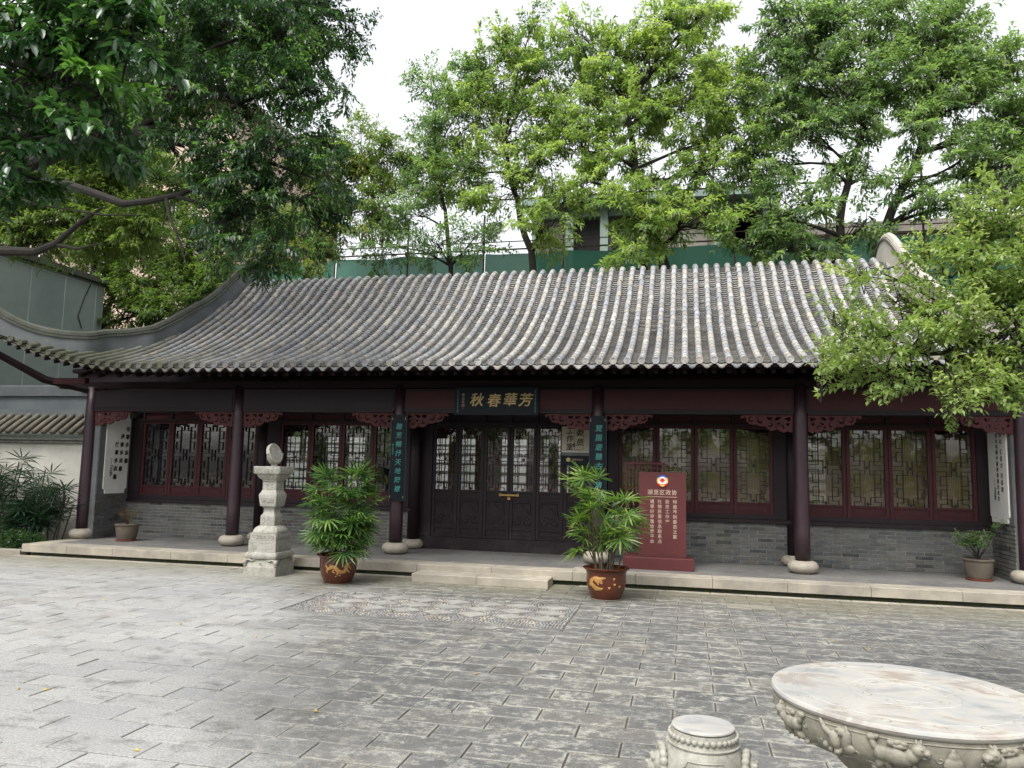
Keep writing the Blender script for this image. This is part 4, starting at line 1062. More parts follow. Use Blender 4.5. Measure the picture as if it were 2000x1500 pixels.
def emblem(cx_, cz, r, y, e):
    def disc(rx, rz, yy, mat, nm, a0=0, a1=2*PI, n=28, cz2=0, hole=0):
        m = MB(); pts = [(cx_+rx*math.cos(a0+(a1-a0)*k/n), cz+cz2+rz*math.sin(a0+(a1-a0)*k/n)) for k in range(n+(0 if a1-a0 > 6.2 else 1))]
        if hole: pts += [(cx_+hole*math.cos(a0+(a1-a0)*k/n), cz+hole*math.sin(a0+(a1-a0)*k/n)) for k in range(n, -1, -1)]
        m.prism(pts[::-1], yy, yy+.0035, 'xz'); m.build(nm, mat, e)
    disc(r, r, y-.004, 'emblem_gold', 'emblem_gold_ring')
    m = MB()
    # scalloped blue band over the top
    pts = []
    for k in range(25):
        t = PI*.22+PI*.56*k/24; rr = r*1.02+(.06*r if k % 2 else 0); pts.append((cx_+rr*math.cos(t), cz+rr*math.sin(t)))
    for k in range(24, -1, -1):
        t = PI*.22+PI*.56*k/24; pts.append((cx_+r*.74*math.cos(t), cz+r*.74*math.sin(t)))
    m.prism(pts[::-1], y-.0115, y-.008, 'xz'); m.build('emblem_blue_band', 'emblem_blue', e)
    disc(r*.74, r*.74, y-.012, 'emblem_white', 'emblem_white_disc')
    m = MB()
    for a, c, q in ((0, .16, .30), (-.2, .1, .22), (.2, .1, .22), (0, 0, .25)): 
        m.prism([(cx_+r*(a+q*1.2*math.cos(t)), cz+r*(c+q*math.sin(t))) for t in [k*PI/6 for k in range(12)]][::-1], y-.016-.0003*len(m.v)/24, y-.0125, 'xz')
    m.box(cx_-r*.05, cx_+r*.05, y-.0175, y-.0165, cz-r*.42, cz-r*.05); m.build('emblem_red_heart', 'emblem_red', e)
    m = MB(); m.prism([(cx_-r*.95, cz-r*.42), (cx_-r*.45, cz-r*.55), (cx_, cz-r*.60), (cx_+r*.45, cz-r*.55), (cx_+r*.95, cz-r*.42), (cx_+r*.62, cz-r*.80), (cx_, cz-r*1.12), (cx_-r*.62, cz-r*.80)], y-.020, y-.0165, 'xz'); m.build('emblem_red_ribbon', 'emblem_red', e)
    m = MB(); m.prism([(cx_-r*.5, cz-r*.72), (cx_, cz-r*.68), (cx_+r*.5, cz-r*.72), (cx_+r*.3, cz-r*.92), (cx_, cz-r*1.0), (cx_-r*.3, cz-r*.92)], y-.023, y-.0205, 'xz'); m.build('emblem_gold_base', 'emblem_gold', e)
m = MB(); m.prism([(-1.935+.036*math.cos(t), 1.775+.036*math.sin(t)) for t in [k*PI/8 for k in range(16)]][::-1], 12.949, 12.954, 'xz'); m.build('round_emblem', 'gold_leaf', e)
text('small_line', '湖里区政协', (-1.775, 12.953, 1.775), .036, 'sign_text', parent=e, extrude=.0005)
# calligraphy panels on the two side walls
def notched(a0, a1, z0, z1, n=.06):
    def arc(cx_, cz, t0, t1, r): return [(cx_+r*math.cos(t0+(t1-t0)*k/5), cz+r*math.sin(t0+(t1-t0)*k/5)) for k in range(6)]
    r = .02; P = []
    P += [(a0+n, z0+.0), (a1-n, z0+.0)] + [(a1-n+.012, z0+.02), (a1-n+.012, z0+.07), (a1-.012, z0+.085)] + [(a1, z0+.11), (a1, z1-.11)]
    P += [(a1-.012, z1-.085), (a1-n+.012, z1-.07), (a1-n+.012, z1-.02), (a1-n, z1), (a0+n, z1), (a0+n-.012, z1-.02), (a0+n-.012, z1-.07), (a0+.012, z1-.085), (a0, z1-.11), (a0, z0+.11), (a0+.012, z0+.085), (a0+n-.012, z0+.07), (a0+n-.012, z0+.02)]
    return P
e = empty('calligraphy_panel', (XL+.03, 12.5, 1.0), label='white panel with notched corners and three slogan columns, by the red-leaved pot plant', cat='wall panel', group='white calligraphy panels on the side walls')
m = MB(); m.prism(notched(12.20, 12.80, .99, 2.48), XL+.013, XL+.034, 'yz'); m.build('panel_face', 'white_panel', e)
RL = (PI/2, 0, PI/2)
for body, yy, zt in (('有事多商量', 12.735, 2.19), ('遇事多商量', 12.60, 2.04), ('做事多商量', 12.47, 1.89)):
    for i, ch in enumerate(body): text('black_character', ch, (XL+.036, yy, zt-i*.15), .098, 'ink_black', RL, e, .001, .08, .003)
m = MB(); m.box(XL+.035, XL+.037, 12.353, 12.358, 1.53, 1.65); m.build('ink_dash', 'ink_black', e)
text('signature', '习\n近\n平', (XL+.036, 12.355, 1.40), .085, 'ink_black', RL, e, .001, .25, .001, .85)
e = empty('calligraphy_panel', (XR-.03, 12.5, 1.0), label='white panel with notched corners and long text columns, beside the green potted shrub', cat='wall panel', group='white calligraphy panels on the side walls')
m = MB(); m.prism(notched(12.17, 12.84, .98, 2.52), XR-.034, XR-.013, 'yz'); m.build('panel_face', 'white_panel', e)
RR = (PI/2, 0, -PI/2)
z = 2.33
for ch in '齐民心 汇民力 聚民智':
    if ch != ' ': text('black_character', ch, (XR-.036, 12.35, z), .075, 'ink_black', RR, e, .001, .08, .002)
    z -= .097 if ch != ' ' else .05
z = 2.40
for ch in '形成同心共圆中国梦的强大合力':
    text('black_character', ch, (XR-.036, 12.50, z), .07, 'ink_black', RR, e, .001, .08, .002); z -= .083
m = MB(); m.box(XR-.037, XR-.035, 12.622, 12.627, 1.50, 1.62); m.build('ink_dash', 'ink_black', e)
text('signature', '习\n近\n平', (XR-.036, 12.625, 1.38), .075, 'ink_black', RR, e, .001, .25, .001, .85)
# red sign slab on the porch
e = empty('red_sign', (-.32, 11.70, PL), label='dark red standing sign with round emblem and vertical text columns, on the porch', cat='sign')
m = MB(); m.box(-.675, .005, 11.70, 11.82, .365, 1.60, bev=.004); m.build('slab', 'sign_red', e)
m = MB(); m.box(-.90, .115, 11.56, 11.92, PL, .362, bev=.006); m.build('base', 'sign_red', e)
SYF = 11.699
emblem(-.335, 1.475, .082, SYF, e)
for i, ch in enumerate('湖里区政协'): text('title_character', ch, (-.515+i*.088, SYF, 1.30), .080, 'sign_text', parent=e, extrude=.0015, offset=.001)
m = MB(); m.box(-.565, -.125, SYF-.003, SYF, 1.235, 1.243); m.build('rule_line', 'sign_text', e)
for body, x_ in (('特邀界别委员之家', -.155), ('委员工作室', -.265), ('社情民意信息联系点', -.375), ('遇事好商量协商平台', -.485)):
    for i, ch in enumerate(body): text('text_character', ch, (x_, SYF, 1.165-i*.0725), .062, 'sign_text', parent=e, extrude=.0012, offset=.0006)
# red lattice stand behind the sign
e = empty('lattice_screen', (-.6, 11.97, PL), label='low dark red wooden lattice screen standing behind the red sign', cat='screen')
m = frame_(-.90, -.30, .36, 1.745, 11.95, 11.99, .03); m.build('frame', 'lacquer_bracket', e)
m = MB()
for z in (.55, .75, .95, 1.15, 1.35, 1.55, 1.66): m.box(-.87, -.33, 11.962, 11.978, z-.008, z+.008)
for x_ in (-.78, -.69, -.60, -.51, -.42): m.box(x_-.008, x_+.008, 11.960, 11.976, .39, 1.715)
m.build('lattice', 'lacquer_bracket', e)
m = MB(); m.box(-.90, -.30, 11.935, 12.005, PL, .36); m.build('foot', 'lacquer_bracket', e)
# ================================================================== SUNDIAL
SX, SY, SR, SF = -5.97, 10.46, math.radians(-1), .93
sd_ = empty('sundial', (SX, SY, 0), label='carved pale marble sundial on a tall square pedestal in front of the porch', cat='sundial')
def sq(prof_, nm, mat='weathered_marble', exp=40, flute=0, fa=0, fr=None, seg=64, sm=True):
    m = MB(); m.lathe([(r_*SF, z_*.975) for r_, z_ in prof_], (SX, SY, 0), seg, exp, SR, flute, fa, fr); return m.build(nm, mat, sd_, smooth=sm)
h = .5
sq([(.28, 0), (.28, .125), (.272, .13)], 'plinth')
m_ = sq([(.268, .13), (.26, .16), (.25, .20), (.245, .235)], 'carved_foot')
sq([(.235, .237), (.268, .245), (.282, .275), (.282, .305), (.268, .335), (.245, .343)], 'torus_moulding', exp=12)
sq([(.240, .345), (.242, .515)], 'lower_block'); sq([(.229, .517), (.230, .615)], 'frieze_block')
sq([(.222, .617), (.224, .63), (.214, .66), (.19, .695), (.155, .718), (.148, .722)], 'lotus_base', exp=6, flute=24, fa=.06, fr=(.62, .70), seg=96)
sq([(.125, .724), (.124, .87), (.118, .878)], 'panel_block')
sq([(.112, .879), (.092, .915), (.088, .955), (.097, .985), (.135, 1.012)], 'neck')
sq([(.137, 1.013), (.148, 1.08), (.158, 1.175), (.152, 1.19), (.128, 1.235), (.118, 1.255)], 'bulged_block')
sq([(.119, 1.257), (.119, 1.375), (.115, 1.38)], 'upper_block')
sq([(.132, 1.381), (.134, 1.398), (.152, 1.41), (.185, 1.44), (.203, 1.475), (.206, 1.485)], 'lotus_cap', exp=8, flute=24, fa=.07, fr=(1.40, 1.472), seg=96)
sq([(.210, 1.486), (.212, 1.497), (.229, 1.50), (.231, 1.60), (.226, 1.605)], 'top_slab')
# relief panels and corner scrolls
rl = MB()
def onface(face, u, z, d):
    """point on the side of the pedestal: face 0 front-left, 1 right; u along, d half width"""
    a = SR + (0 if face == 1 else -PI/2)
    n = Vector((math.cos(a), math.sin(a), 0)); t = Vector((-n.y, n.x, 0)); return Vector((SX, SY, 0))+n*d*SF+t*u*SF+Vector((0, 0, z*.975))
def flowers(z0, z1, d, hw, n, amp=.3):
    for f in (0, 1):
        for i in range(n):
            u = -hw+2*hw*(i+.5)/n; zc = (z0+z1)/2
            p = []
            for k in range(10):
                t = k/9*2*PI*1.2; rr = (z1-z0)*.36*(1-.55*k/9); p.append(onface(f, u+rr*math.cos(t+i), zc+rr*math.sin(t+i), d+.001))
            rl.tube(p, [.006]*10, 5)
flowers(.53, .61, .230, .20, 6); flowers(.74, .86, .124, .10, 2); flowers(1.05, 1.16, .150, .11, 3); flowers(1.27, 1.36, .119, .09, 2); flowers(1.515, 1.59, .231, .20, 6); flowers(.14, .20, .262, .05, 1)
for f in (0, 1):
    for z0, z1, d, hw in ((.39, .48, .2415, .17), (.745, .855, .1245, .105), (1.515, 1.592, .2305, .21), (1.265, 1.365, .119, .10)):
        for a, c, e_, g_ in ((-hw, z0, hw, z0), (-hw, z1, hw, z1), (-hw, z0, -hw, z1), (hw, z0, hw, z1)):
            rl.tube([onface(f, a, c, d), onface(f, e_, g_, d)], [.0035]*2, 4)
rl.build('relief_carving', 'weathered_marble', sd_, smooth=True, kind='stuff')
cs_ = MB()
for ax, ay in ((1, -1), (-1, -1), (1, 1)):
    a = SR; cx_, cy_3 = .262*ax*SF, .262*ay*SF
    w = Vector((SX+cx_*math.cos(a)-cy_3*math.sin(a), SY+cx_*math.sin(a)+cy_3*math.cos(a), .19))
    cs_.ell(w, (.035, .035, .045), 8, 6); cs_.ell(w+Vector((0, 0, -.04)), (.026, .026, .024), 8, 6)
    for f in (0, 1): 
        d = Vector((math.cos(a), math.sin(a), 0)) if f else Vector((-math.sin(a), math.cos(a), 0)); sgn = -ax if f else -ay
        cs_.tube([w+d*sgn*.0+Vector((0, 0, .02)), w+d*sgn*.06+Vector((0, 0, .035)), w+d*sgn*.11+Vector((0, 0, .02)), w+d*sgn*.15+Vector((0, 0, .032))], [.02, .016, .012, .006], 6)
cs_.build('corner_scrolls', 'weathered_marble', sd_, smooth=True)
# tilted dial disc on a cloud-shaped support
nd = Vector((.94, -.12, .30)).normalized(); cen = Vector((SX-.005, SY-.01, 1.755))
R3 = nd.to_track_quat('Z', 'Y').to_matrix()
def ringd(prof_, K=36):
    m = MB()
    for r, z in prof_:
        for k in range(K): t = 2*PI*k/K; m.v.append(tuple(cen+R3 @ Vector((r*math.cos(t), r*math.sin(t), z))))
    for i in range(len(prof_)-1):
        for k in range(K): m.face((i*K+k, i*K+(k+1) % K, (i+1)*K+(k+1) % K, (i+1)*K+k))
    m.face(tuple(range(K))[::-1]); m.face(tuple((len(prof_)-1)*K+k for k in range(K))); return m
ringd([(.13, -.034), (.150, -.028), (.156, -.005), (.154, .020), (.146, .028), (.130, .028), (.128, .023), (.09, .023), (.088, .026), (.03, .026)]).build('dial_disc', 'weathered_marble', sd_, smooth=True)
m = MB(); m.tube([cen+nd*.02, cen+nd*.10], [.007, .003], 8); m.build('gnomon', 'weathered_marble', sd_)
m = MB(); m.tube([(SX, SY, 1.55), (SX, SY, 1.61), (SX, SY, 1.66)], [.055, .04, .06], 12)
for sg in (-1, 1):
    t = R3 @ Vector((1, 0, 0)); t = Vector((t.x, t.y, 0)).normalized()
    p0 = Vector((SX, SY, 1.62)); m.tube([p0, p0+t*sg*.08+Vector((0, 0, .015)), p0+t*sg*.14+Vector((0, 0, .06)), p0+t*sg*.165+Vector((0, 0, .12))], [.035, .035, .03, .018], 8)
    for q in ((.10, .05, .03), (.15, .09, .026), (.165, .13, .022), (.06, .03, .03)): m.ell(p0+t*sg*q[0]+Vector((0, 0, q[1])), (q[2],)*3, 8, 6)
m.build('cloud_support', 'weathered_marble', sd_, smooth=True)

# ================================================================== STONE TABLE AND STOOL
TX, TY, TZ, TR = .85, 3.465, .765, .505
tb = empty('stone_table', (TX, TY, 0), label='round veined marble table with carved animal relief round its rim, near corner of the yard', cat='table')
m = MB(); m.lathe([(.30, TZ-.03), (TR-.012, TZ-.03), (TR-.004, TZ-.022), (TR, TZ-.012), (TR-.004, TZ-.003), (TR-.014, TZ), (.405, TZ), (.402, TZ-.0025), (.399, TZ), (.205, TZ), (.202, TZ-.003), (.199, TZ), (.135, TZ), (.133, TZ-.002), (.131, TZ), (0, TZ)], (TX, TY, 0), 96)
tt = m.build('table_top', 'table_marble', tb)
m = MB()
for rr, n_ in ((.165, 9), (.43, 16)):
    for i in range(n_):
        a = 2*PI*i/n_; p = spiral(0, 0, .022, i, .8, 10)
        m.tube([(TX+rr*math.cos(a)+q[0]*1.3, TY+rr*math.sin(a)+q[1]*1.3, TZ) for q in p], [.0016]*11, 4)
m.build('engraved_scrolls', 'carved_stone', tt, kind='stuff')
SP = [(.20, .583), (.38, .586), (.425, .597), (.465, .622), (.489, .655), (.496, .695), (.492, .7335)]
m = MB(); m.lathe(SP, (TX, TY, 0), 96); ap = m.build('table_apron', 'carved_stone', tb, smooth=True)
def side_r(z):
    for (a, z0), (c, z1) in zip(SP[:-1], SP[1:]):
        if z0 <= z <= z1: return a+(c-a)*(z-z0)/(z1-z0)
    return SP[-1][0]
def relief(name, blobs, ang, zc, sc=1.0, flip=1):
    """blobs: (u, v, ru, rv, depth, tilt) in cm on the apron; merged into one skin"""
    mb_ = MB()
    for (u, v, ru, rv, dp, tl) in blobs:
        u, v, ru, rv, dp = (q*.01*sc for q in (u*flip, v, ru, rv, dp)); z = zc+v; r = side_r(z)
        a = ang+u/max(r, .1); n = Vector((math.cos(a), math.sin(a), 0)); t = Vector((-n.y, n.x, 0))
        r1, r2 = side_r(z+.01), side_r(z-.01); up = Vector((n.x*(r1-r2), n.y*(r1-r2), .02)).normalized(); out_ = t.cross(up).normalized()
        if out_.dot(n) < 0: out_ = -out_
        R_ = Matrix((t, up, out_)).transposed(); q = R_ @ Matrix.Rotation(math.radians(tl*flip), 3, 'Z')
        mb_.ell(Vector((TX, TY, 0))+n*(r+.004)+Vector((0, 0, z)), (ru, rv, dp), 12, 8, q)
    o = mb_.build(name, 'carved_stone', tb)
    md = o.modifiers.new('r', 'REMESH'); md.mode = 'VOXEL'; md.voxel_size = .0026; md.use_smooth_shade = True
    m2 = o.modifiers.new('s', 'SMOOTH'); m2.iterations = 1
    dg = bpy.context.evaluated_depsgraph_get(); me = bpy.data.meshes.new_from_object(o.evaluated_get(dg)); o.modifiers.clear(); o.data = me; me.name = name
    return o
beast = [(0, 0, 5.2, 2.6, 1.9, -8), (4.2, 1.0, 2.7, 2.2, 1.9, 25), (-4.2, .6, 2.7, 2.5, 2.0, 0), (6.3, 3.2, 2.4, 2.2, 2.6, 10), (8.2, 2.8, 1.6, 1.2, 2.3, -10), (8.8, 2.1, .8, .6, 2.0, 0), (7.0, 1.5, 1.9, .6, 1.6, -20), (5.6, 5.2, .6, 1.3, 1.6, 10), (6.8, 5.3, .55, 1.3, 1.6, -6), (6.9, 3.8, .5, .5, 3.4, 0),
         (5.0, -3.4, 1.1, 2.2, 1.5, 14), (5.9, -5.4, 1.3, .75, 1.4, 0), (2.9, -3.6, 1.0, 2.3, 1.3, -6), (3.2, -5.8, 1.2, .7, 1.2, 0), (-5.0, -3.0, 1.3, 2.4, 1.6, -30), (-6.6, -5.0, 1.4, .8, 1.4, 0), (-2.6, -3.0, 1.1, 2.0, 1.3, 20), (-1.7, -4.9, 1.2, .7, 1.2, 0),
         (-6.6, 2.8, 1.1, 2.2, 1.3, 25), (-7.3, 4.9, 1.6, 1.3, 1.5, 0), (-6.0, 5.2, 1.1, .9, 1.2, 0), (-1.8, 4.2, 1.2, 1.0, 1.0, 0), (.2, 4.6, 1.4, .9, 1.0, 15), (2.2, 4.4, 1.3, .9, 1.0, -15), (1.0, 3.4, 2.6, .8, .9, 0)]
bat = [(0, 0, 2.0, 3.4, 1.9, 10), (.5, -3.6, 1.6, 1.5, 2.2, 0), (-.6, -4.6, .8, .6, 1.8, 0), (-3.0, 2.4, 3.0, 1.2, 1.1, -35), (-5.2, 4.6, 2.2, .9, .9, -50), (2.6, 3.4, 1.6, 1.6, 1.1, 0), (4.6, 1.0, 1.7, 3.6, 1.1, -12), (5.2, -2.2, 2.2, 1.9, 1.0, 20), (4.6, 4.2, .7, 2.0, .9, 15), (1.3, 3.9, 1.6, .8, 1.0, 20), (-4.4, -3.2, 1.3, 1.6, 1.2, 0), (-3.0, -4.6, 1.1, 1.2, 1.1, 20), (-1.9, -5.8, 1.0, .8, .9, -30)]
peach = [(0, -.6, 3.0, 3.2, 1.5, 0), (0, 1.8, 1.9, 2.0, 1.2, 0), (0, 3.6, .7, 1.1, .8, 0), (0, -4.4, 2.2, .7, 1.4, 0), (-3.6, -3.4, 1.0, 1.6, .8, 20), (3.6, -3.2, 1.0, 1.6, .8, -20)]
# angles on the table edge: -pi/2 faces the camera-left side
def ang_at(px, py):
    best = None
    for k in range(720):
        a = -PI+2*PI*k/720; z = .69; q = pix(TX+side_r(z)*math.cos(a), TY+side_r(z)*math.sin(a), z)
        n = Vector((math.cos(a), math.sin(a))); v = Vector((TX, TY))+n*.48
        if n.dot(-v) < 0: continue
        d = abs(q[0]-px)
        if best is None or d < best[0]: best = (d, a)
    return best[1]
relief('relief_beast', beast, ang_at(1545, 0), .672, .98, -1)
relief('relief_bat', bat, ang_at(1632, 0), .676, .98, 1)
relief('relief_beast', beast, ang_at(1752, 0), .667, 1.08, 1)
relief('relief_peach', peach, ang_at(1862, 0), .667, 1.08, 1)
relief('relief_beast', beast, ang_at(1972, 0), .667, 1.08, -1)
m = MB()
for z_, amp in ((.722, 0), (.622, .006)):
    m.tube([(TX+(side_r(z_)+.001)*math.cos(2*PI*k/120), TY+(side_r(z_)+.001)*math.sin(2*PI*k/120), z_+amp*math.sin(k*2*PI/6)) for k in range(121)], [.0028]*121, 5)
for k in range(46):
    a = 2*PI*k/46+.04; z_ = .645+.05*((k*7) % 5)/5
    m.tube([(TX+(side_r(z_+q[1])+.001)*math.cos(a+q[0]*2), TY+(side_r(z_+q[1])+.001)*math.sin(a+q[0]*2), z_+q[1]) for q in spiral(0, 0, .014, k, .9, 9)], [.0032]*10, 5)
m.build('wave_carving', 'carved_stone', tb, smooth=True, kind='stuff')
m = MB(); m.lathe([(.26, 0), (.27, .03), (.25, .08), (.17, .13), (.14, .25), (.15, .38), (.22, .46), (.26, .50), (.27, .547)], (TX, TY, 0), 40); m.build('pedestal', 'carved_stone', tb, smooth=True)
# drum stool
QX, QY = .075, 3.80
qs = empty('drum_stool', (QX, QY, 0), label='small white marble drum stool with beaded rim and lion heads beside the round table', cat='stool')
m = MB(); m.lathe([(.10, .458), (.138, .458), (.143, .463), (.141, .469), (.134, .472), (0, .472)], (QX, QY, 0), 64); m.build('seat', 'table_marble', qs)
DP = [(.14, 0), (.165, .01), (.168, .03), (.165, .05), (.19, .13), (.20, .20), (.195, .27), (.178, .34), (.162, .39), (.158, .395), (.155, .40), (.142, .455)]
m = MB(); m.lathe(DP, (QX, QY, 0), 64); m.lathe([(.158, .392), (.165, .394), (.166, .400), (.157, .403)], (QX, QY, 0), 64); m.build('drum_body', 'weathered_marble', qs, smooth=True)
bd = MB(); bd.ell((0, 0, 0), (.0135, .0135, .009), 10, 6, Matrix.Rotation(PI/2, 3, 'Y')); bdm = bd.mesh('bead', 'weathered_marble', smooth=True)
for k in range(34):
    a = 2*PI*k/34; inst('bead', bdm, (QX+.152*math.cos(a), QY+.152*math.sin(a), .430), qs, rot=(0, 0, a))
def lion(ang, label=None):
    m = MB(); n = Vector((math.cos(ang), math.sin(ang), 0)); t = Vector((-n.y, n.x, 0)); c = Vector((QX, QY, .30))+n*.195
    def E(u, v, d, r): m.ell(c+t*u+Vector((0, 0, v))+n*d, r if hasattr(r, '__len__') else (r, r, r), 10, 7)
    E(0, 0, 0, .05); E(0, -.02, .035, .032); E(-.022, .025, .035, .014); E(.022, .025, .035, .014); E(0, .0, .06, .012); E(0, -.045, .03, .025)
    for k in range(9):
        a = PI*(k/8)*1.2-.3; E(.058*math.cos(a), .012+.058*math.sin(a), -.005, .02)
    E(-.05, -.05, .01, .026); E(.05, -.05, .01, .026); E(-.045, -.09, .02, .022); E(.045, -.09, .02, .022)
    o = m.build('lion_head', 'weathered_marble', qs); md = o.modifiers.new('r', 'REMESH'); md.mode = 'VOXEL'; md.voxel_size = .0045; md.use_smooth_shade = True
    dg = bpy.context.evaluated_depsgraph_get(); me = bpy.data.meshes.new_from_object(o.evaluated_get(dg)); o.modifiers.clear(); o.data = me; return o
va = math.atan2(-QY, -QX)
lion(va-1.35); lion(va+1.45)
m = MB()
def onst(a, z, d=.002):
    r = next((p0[0]+(p1[0]-p0[0])*(z-p0[1])/(p1[1]-p0[1]) for p0, p1 in zip(DP[:-1], DP[1:]) if p0[1] <= z <= p1[1]), .16)
    return Vector((QX+(r+d)*math.cos(a), QY+(r+d)*math.sin(a), z))
fr_ = [(-.55, .15), (-.55, .30), (-.52, .325), (-.44, .335), (-.40, .355), (.50, .355), (.56, .345), (.60, .30), (.60, .15)]
pts = []
for (a, z), (a2, z2) in zip(fr_[:-1], fr_[1:]):
    for k in range(5): pts.append(onst(va+a+(a2-a)*k/5, z+(z2-z)*k/5))
m.tube(pts, [.0035]*len(pts), 6)
for k in range(5): m.ell(onst(va+.42-.03*k, .335-.014*k), (.012, .012, .012), 8, 6)
m.tube([onst(va-.15, .32), onst(va+.0, .27), onst(va+.12, .29), onst(va+.2, .24)], [.006, .014, .012, .006], 6)
m.build('panel_relief', 'weathered_marble', qs, smooth=True)

# ================================================================== POTS AND PLANTS
def leaf_arrays(): return dict(P=[], D=[], N=[], L=[], W=[], R=[])
def leaves_obj(name, P, D, N, L, Wd, R, mat, parent=None, fold=.18, droop=.12, kind=None, six=False):
    P = np.asarray(P, np.float32); D = np.asarray(D, np.float32); N = np.asarray(N, np.float32); n = len(P)
    D /= np.linalg.norm(D, axis=1, keepdims=True)+1e-9
    S = np.cross(D, N); S /= np.linalg.norm(S, axis=1, keepdims=True)+1e-9; N = np.cross(S, D)
    L = np.asarray(L, np.float32).reshape(-1, 1)*np.ones((n, 1), np.float32); Wd = np.asarray(Wd, np.float32).reshape(-1, 1)*np.ones((n, 1), np.float32)
    if parent is not None: P = P-np.array(worg(parent), np.float32)
    Z = np.array([0, 0, 1], np.float32)
    if six:
        a = P; b1 = P+D*L*.33+S*Wd*.45+N*Wd*fold; b2 = P+D*L*.33-S*Wd*.45+N*Wd*fold; c1 = P+D*L*.70+S*Wd*.40+N*Wd*fold-Z*L*droop*.4; c2 = P+D*L*.70-S*Wd*.40+N*Wd*fold-Z*L*droop*.4; t = P+D*L-Z*L*droop
        m1 = P+D*L*.35; m2 = P+D*L*.7-Z*L*droop*.4
        V = np.stack([a, b1, c1, t, c2, b2, m1, m2], 1).reshape(-1, 3); k = 8
        base = (np.arange(n)*8)[:, None]; F = np.concatenate([base+np.array([[0, 1, 6, 6]]), base+np.array([[0, 6, 5, 5]]), base+np.array([[1, 2, 7, 6]]), base+np.array([[6, 7, 4, 5]]), base+np.array([[2, 3, 7, 7]]), base+np.array([[7, 3, 4, 4]])], 0)
        tri = [(0, 1, 6), (0, 6, 5), (2, 3, 7), (7, 3, 4)]; qd = [(1, 2, 7, 6), (6, 7, 4, 5)]
        loops = []; starts = []; pos = 0
        arr = np.concatenate([np.concatenate([base+np.array([q]) for q in tri], 1), np.concatenate([base+np.array([q]) for q in qd], 1)], 1)  # per leaf: 12 + 8 loops
        loops = arr.reshape(-1); st1 = np.array([0, 3, 6, 9, 12, 16]); starts = ((np.arange(n)*20)[:, None]+st1).reshape(-1); nf = 6*n; tot = np.tile(np.array([3, 3, 3, 3, 4, 4]), n)
        rr = np.repeat(np.asarray(R, np.float32), 6)
    else:
        m1 = P+D*L*.45+S*Wd*.5+N*Wd*fold; m2 = P+D*L*.45-S*Wd*.5+N*Wd*fold; t = P+D*L-Z*L*droop
        V = np.stack([P, m1, t, m2], 1).reshape(-1, 3); base = (np.arange(n)*4)[:, None]
        loops = np.concatenate([base+np.array([[0, 1, 2]]), base+np.array([[0, 2, 3]])], 1).reshape(-1); starts = np.arange(2*n)*3; nf = 2*n
        rr = np.repeat(np.asarray(R, np.float32), 2)
    me = bpy.data.meshes.new(name); me.vertices.add(len(V)); me.vertices.foreach_set('co', V.astype(np.float32).ravel())
    me.loops.add(len(loops)); me.loops.foreach_set('vertex_index', loops.astype(np.int32)); me.polygons.add(nf); me.polygons.foreach_set('loop_start', starts.astype(np.int32))
    me.update(calc_edges=True); me.validate()
    at_ = me.attributes.new('rnd', 'FLOAT', 'FACE')
    if len(me.polygons) == len(rr): at_.data.foreach_set('value', rr*.999)
    me.materials.append(MATS[mat]); o = bpy.data.objects.new(name, me); COL.objects.link(o)
    if parent: o.parent = parent
    if kind: o['kind'] = kind
    return o
def rv(n): 
    v = RNG.normal(size=(n, 3)); return v/np.linalg.norm(v, axis=1, keepdims=True)
# rhapis fan leaf: a stalk with 7-10 pleated leaflets radiating from its end
def fan_mesh(seed, mat, L=.26, n=9, stalk=.22):
    r = random.Random(seed); m = MB()
    sp_ = [(0, 0, 0), (stalk*.5, 0, .03), (stalk, 0, .02)]
    m.tube(sp_, [.0035, .003, .0025], 4)
    for k in range(n):
        a = math.radians(-105+210*k/(n-1)+r.uniform(-6, 6)); l = L*(1-.22*abs(k-(n-1)/2)/(n/2))*r.uniform(.85, 1.05); w = .024*r.uniform(.8, 1.15)
        dr = r.uniform(.10, .32)
        d = Vector((math.cos(a), math.sin(a), r.uniform(-.05, .12))); s_ = Vector((-math.sin(a), math.cos(a), 0)); o_ = Vector((stalk, 0, .02))
        prev = None; m.cur = r.random()
        for t, ww in ((.0, .15), (.3, .9), (.65, 1.0), (1.0, .25)):
            c = o_+d*l*t-Vector((0, 0, l*dr*t*t)); b0 = len(m.v)
            m.v += [tuple(c-s_*w/2*ww), tuple(c-Vector((0, 0, .18*w*ww))), tuple(c+s_*w/2*ww)]
            if prev is not None: m.face((prev, prev+1, b0+1, b0)); m.face((prev+1, prev+2, b0+2, b0+1))
            prev = b0
    me = m.mesh('palm_frond', mat, rnd=True); return me
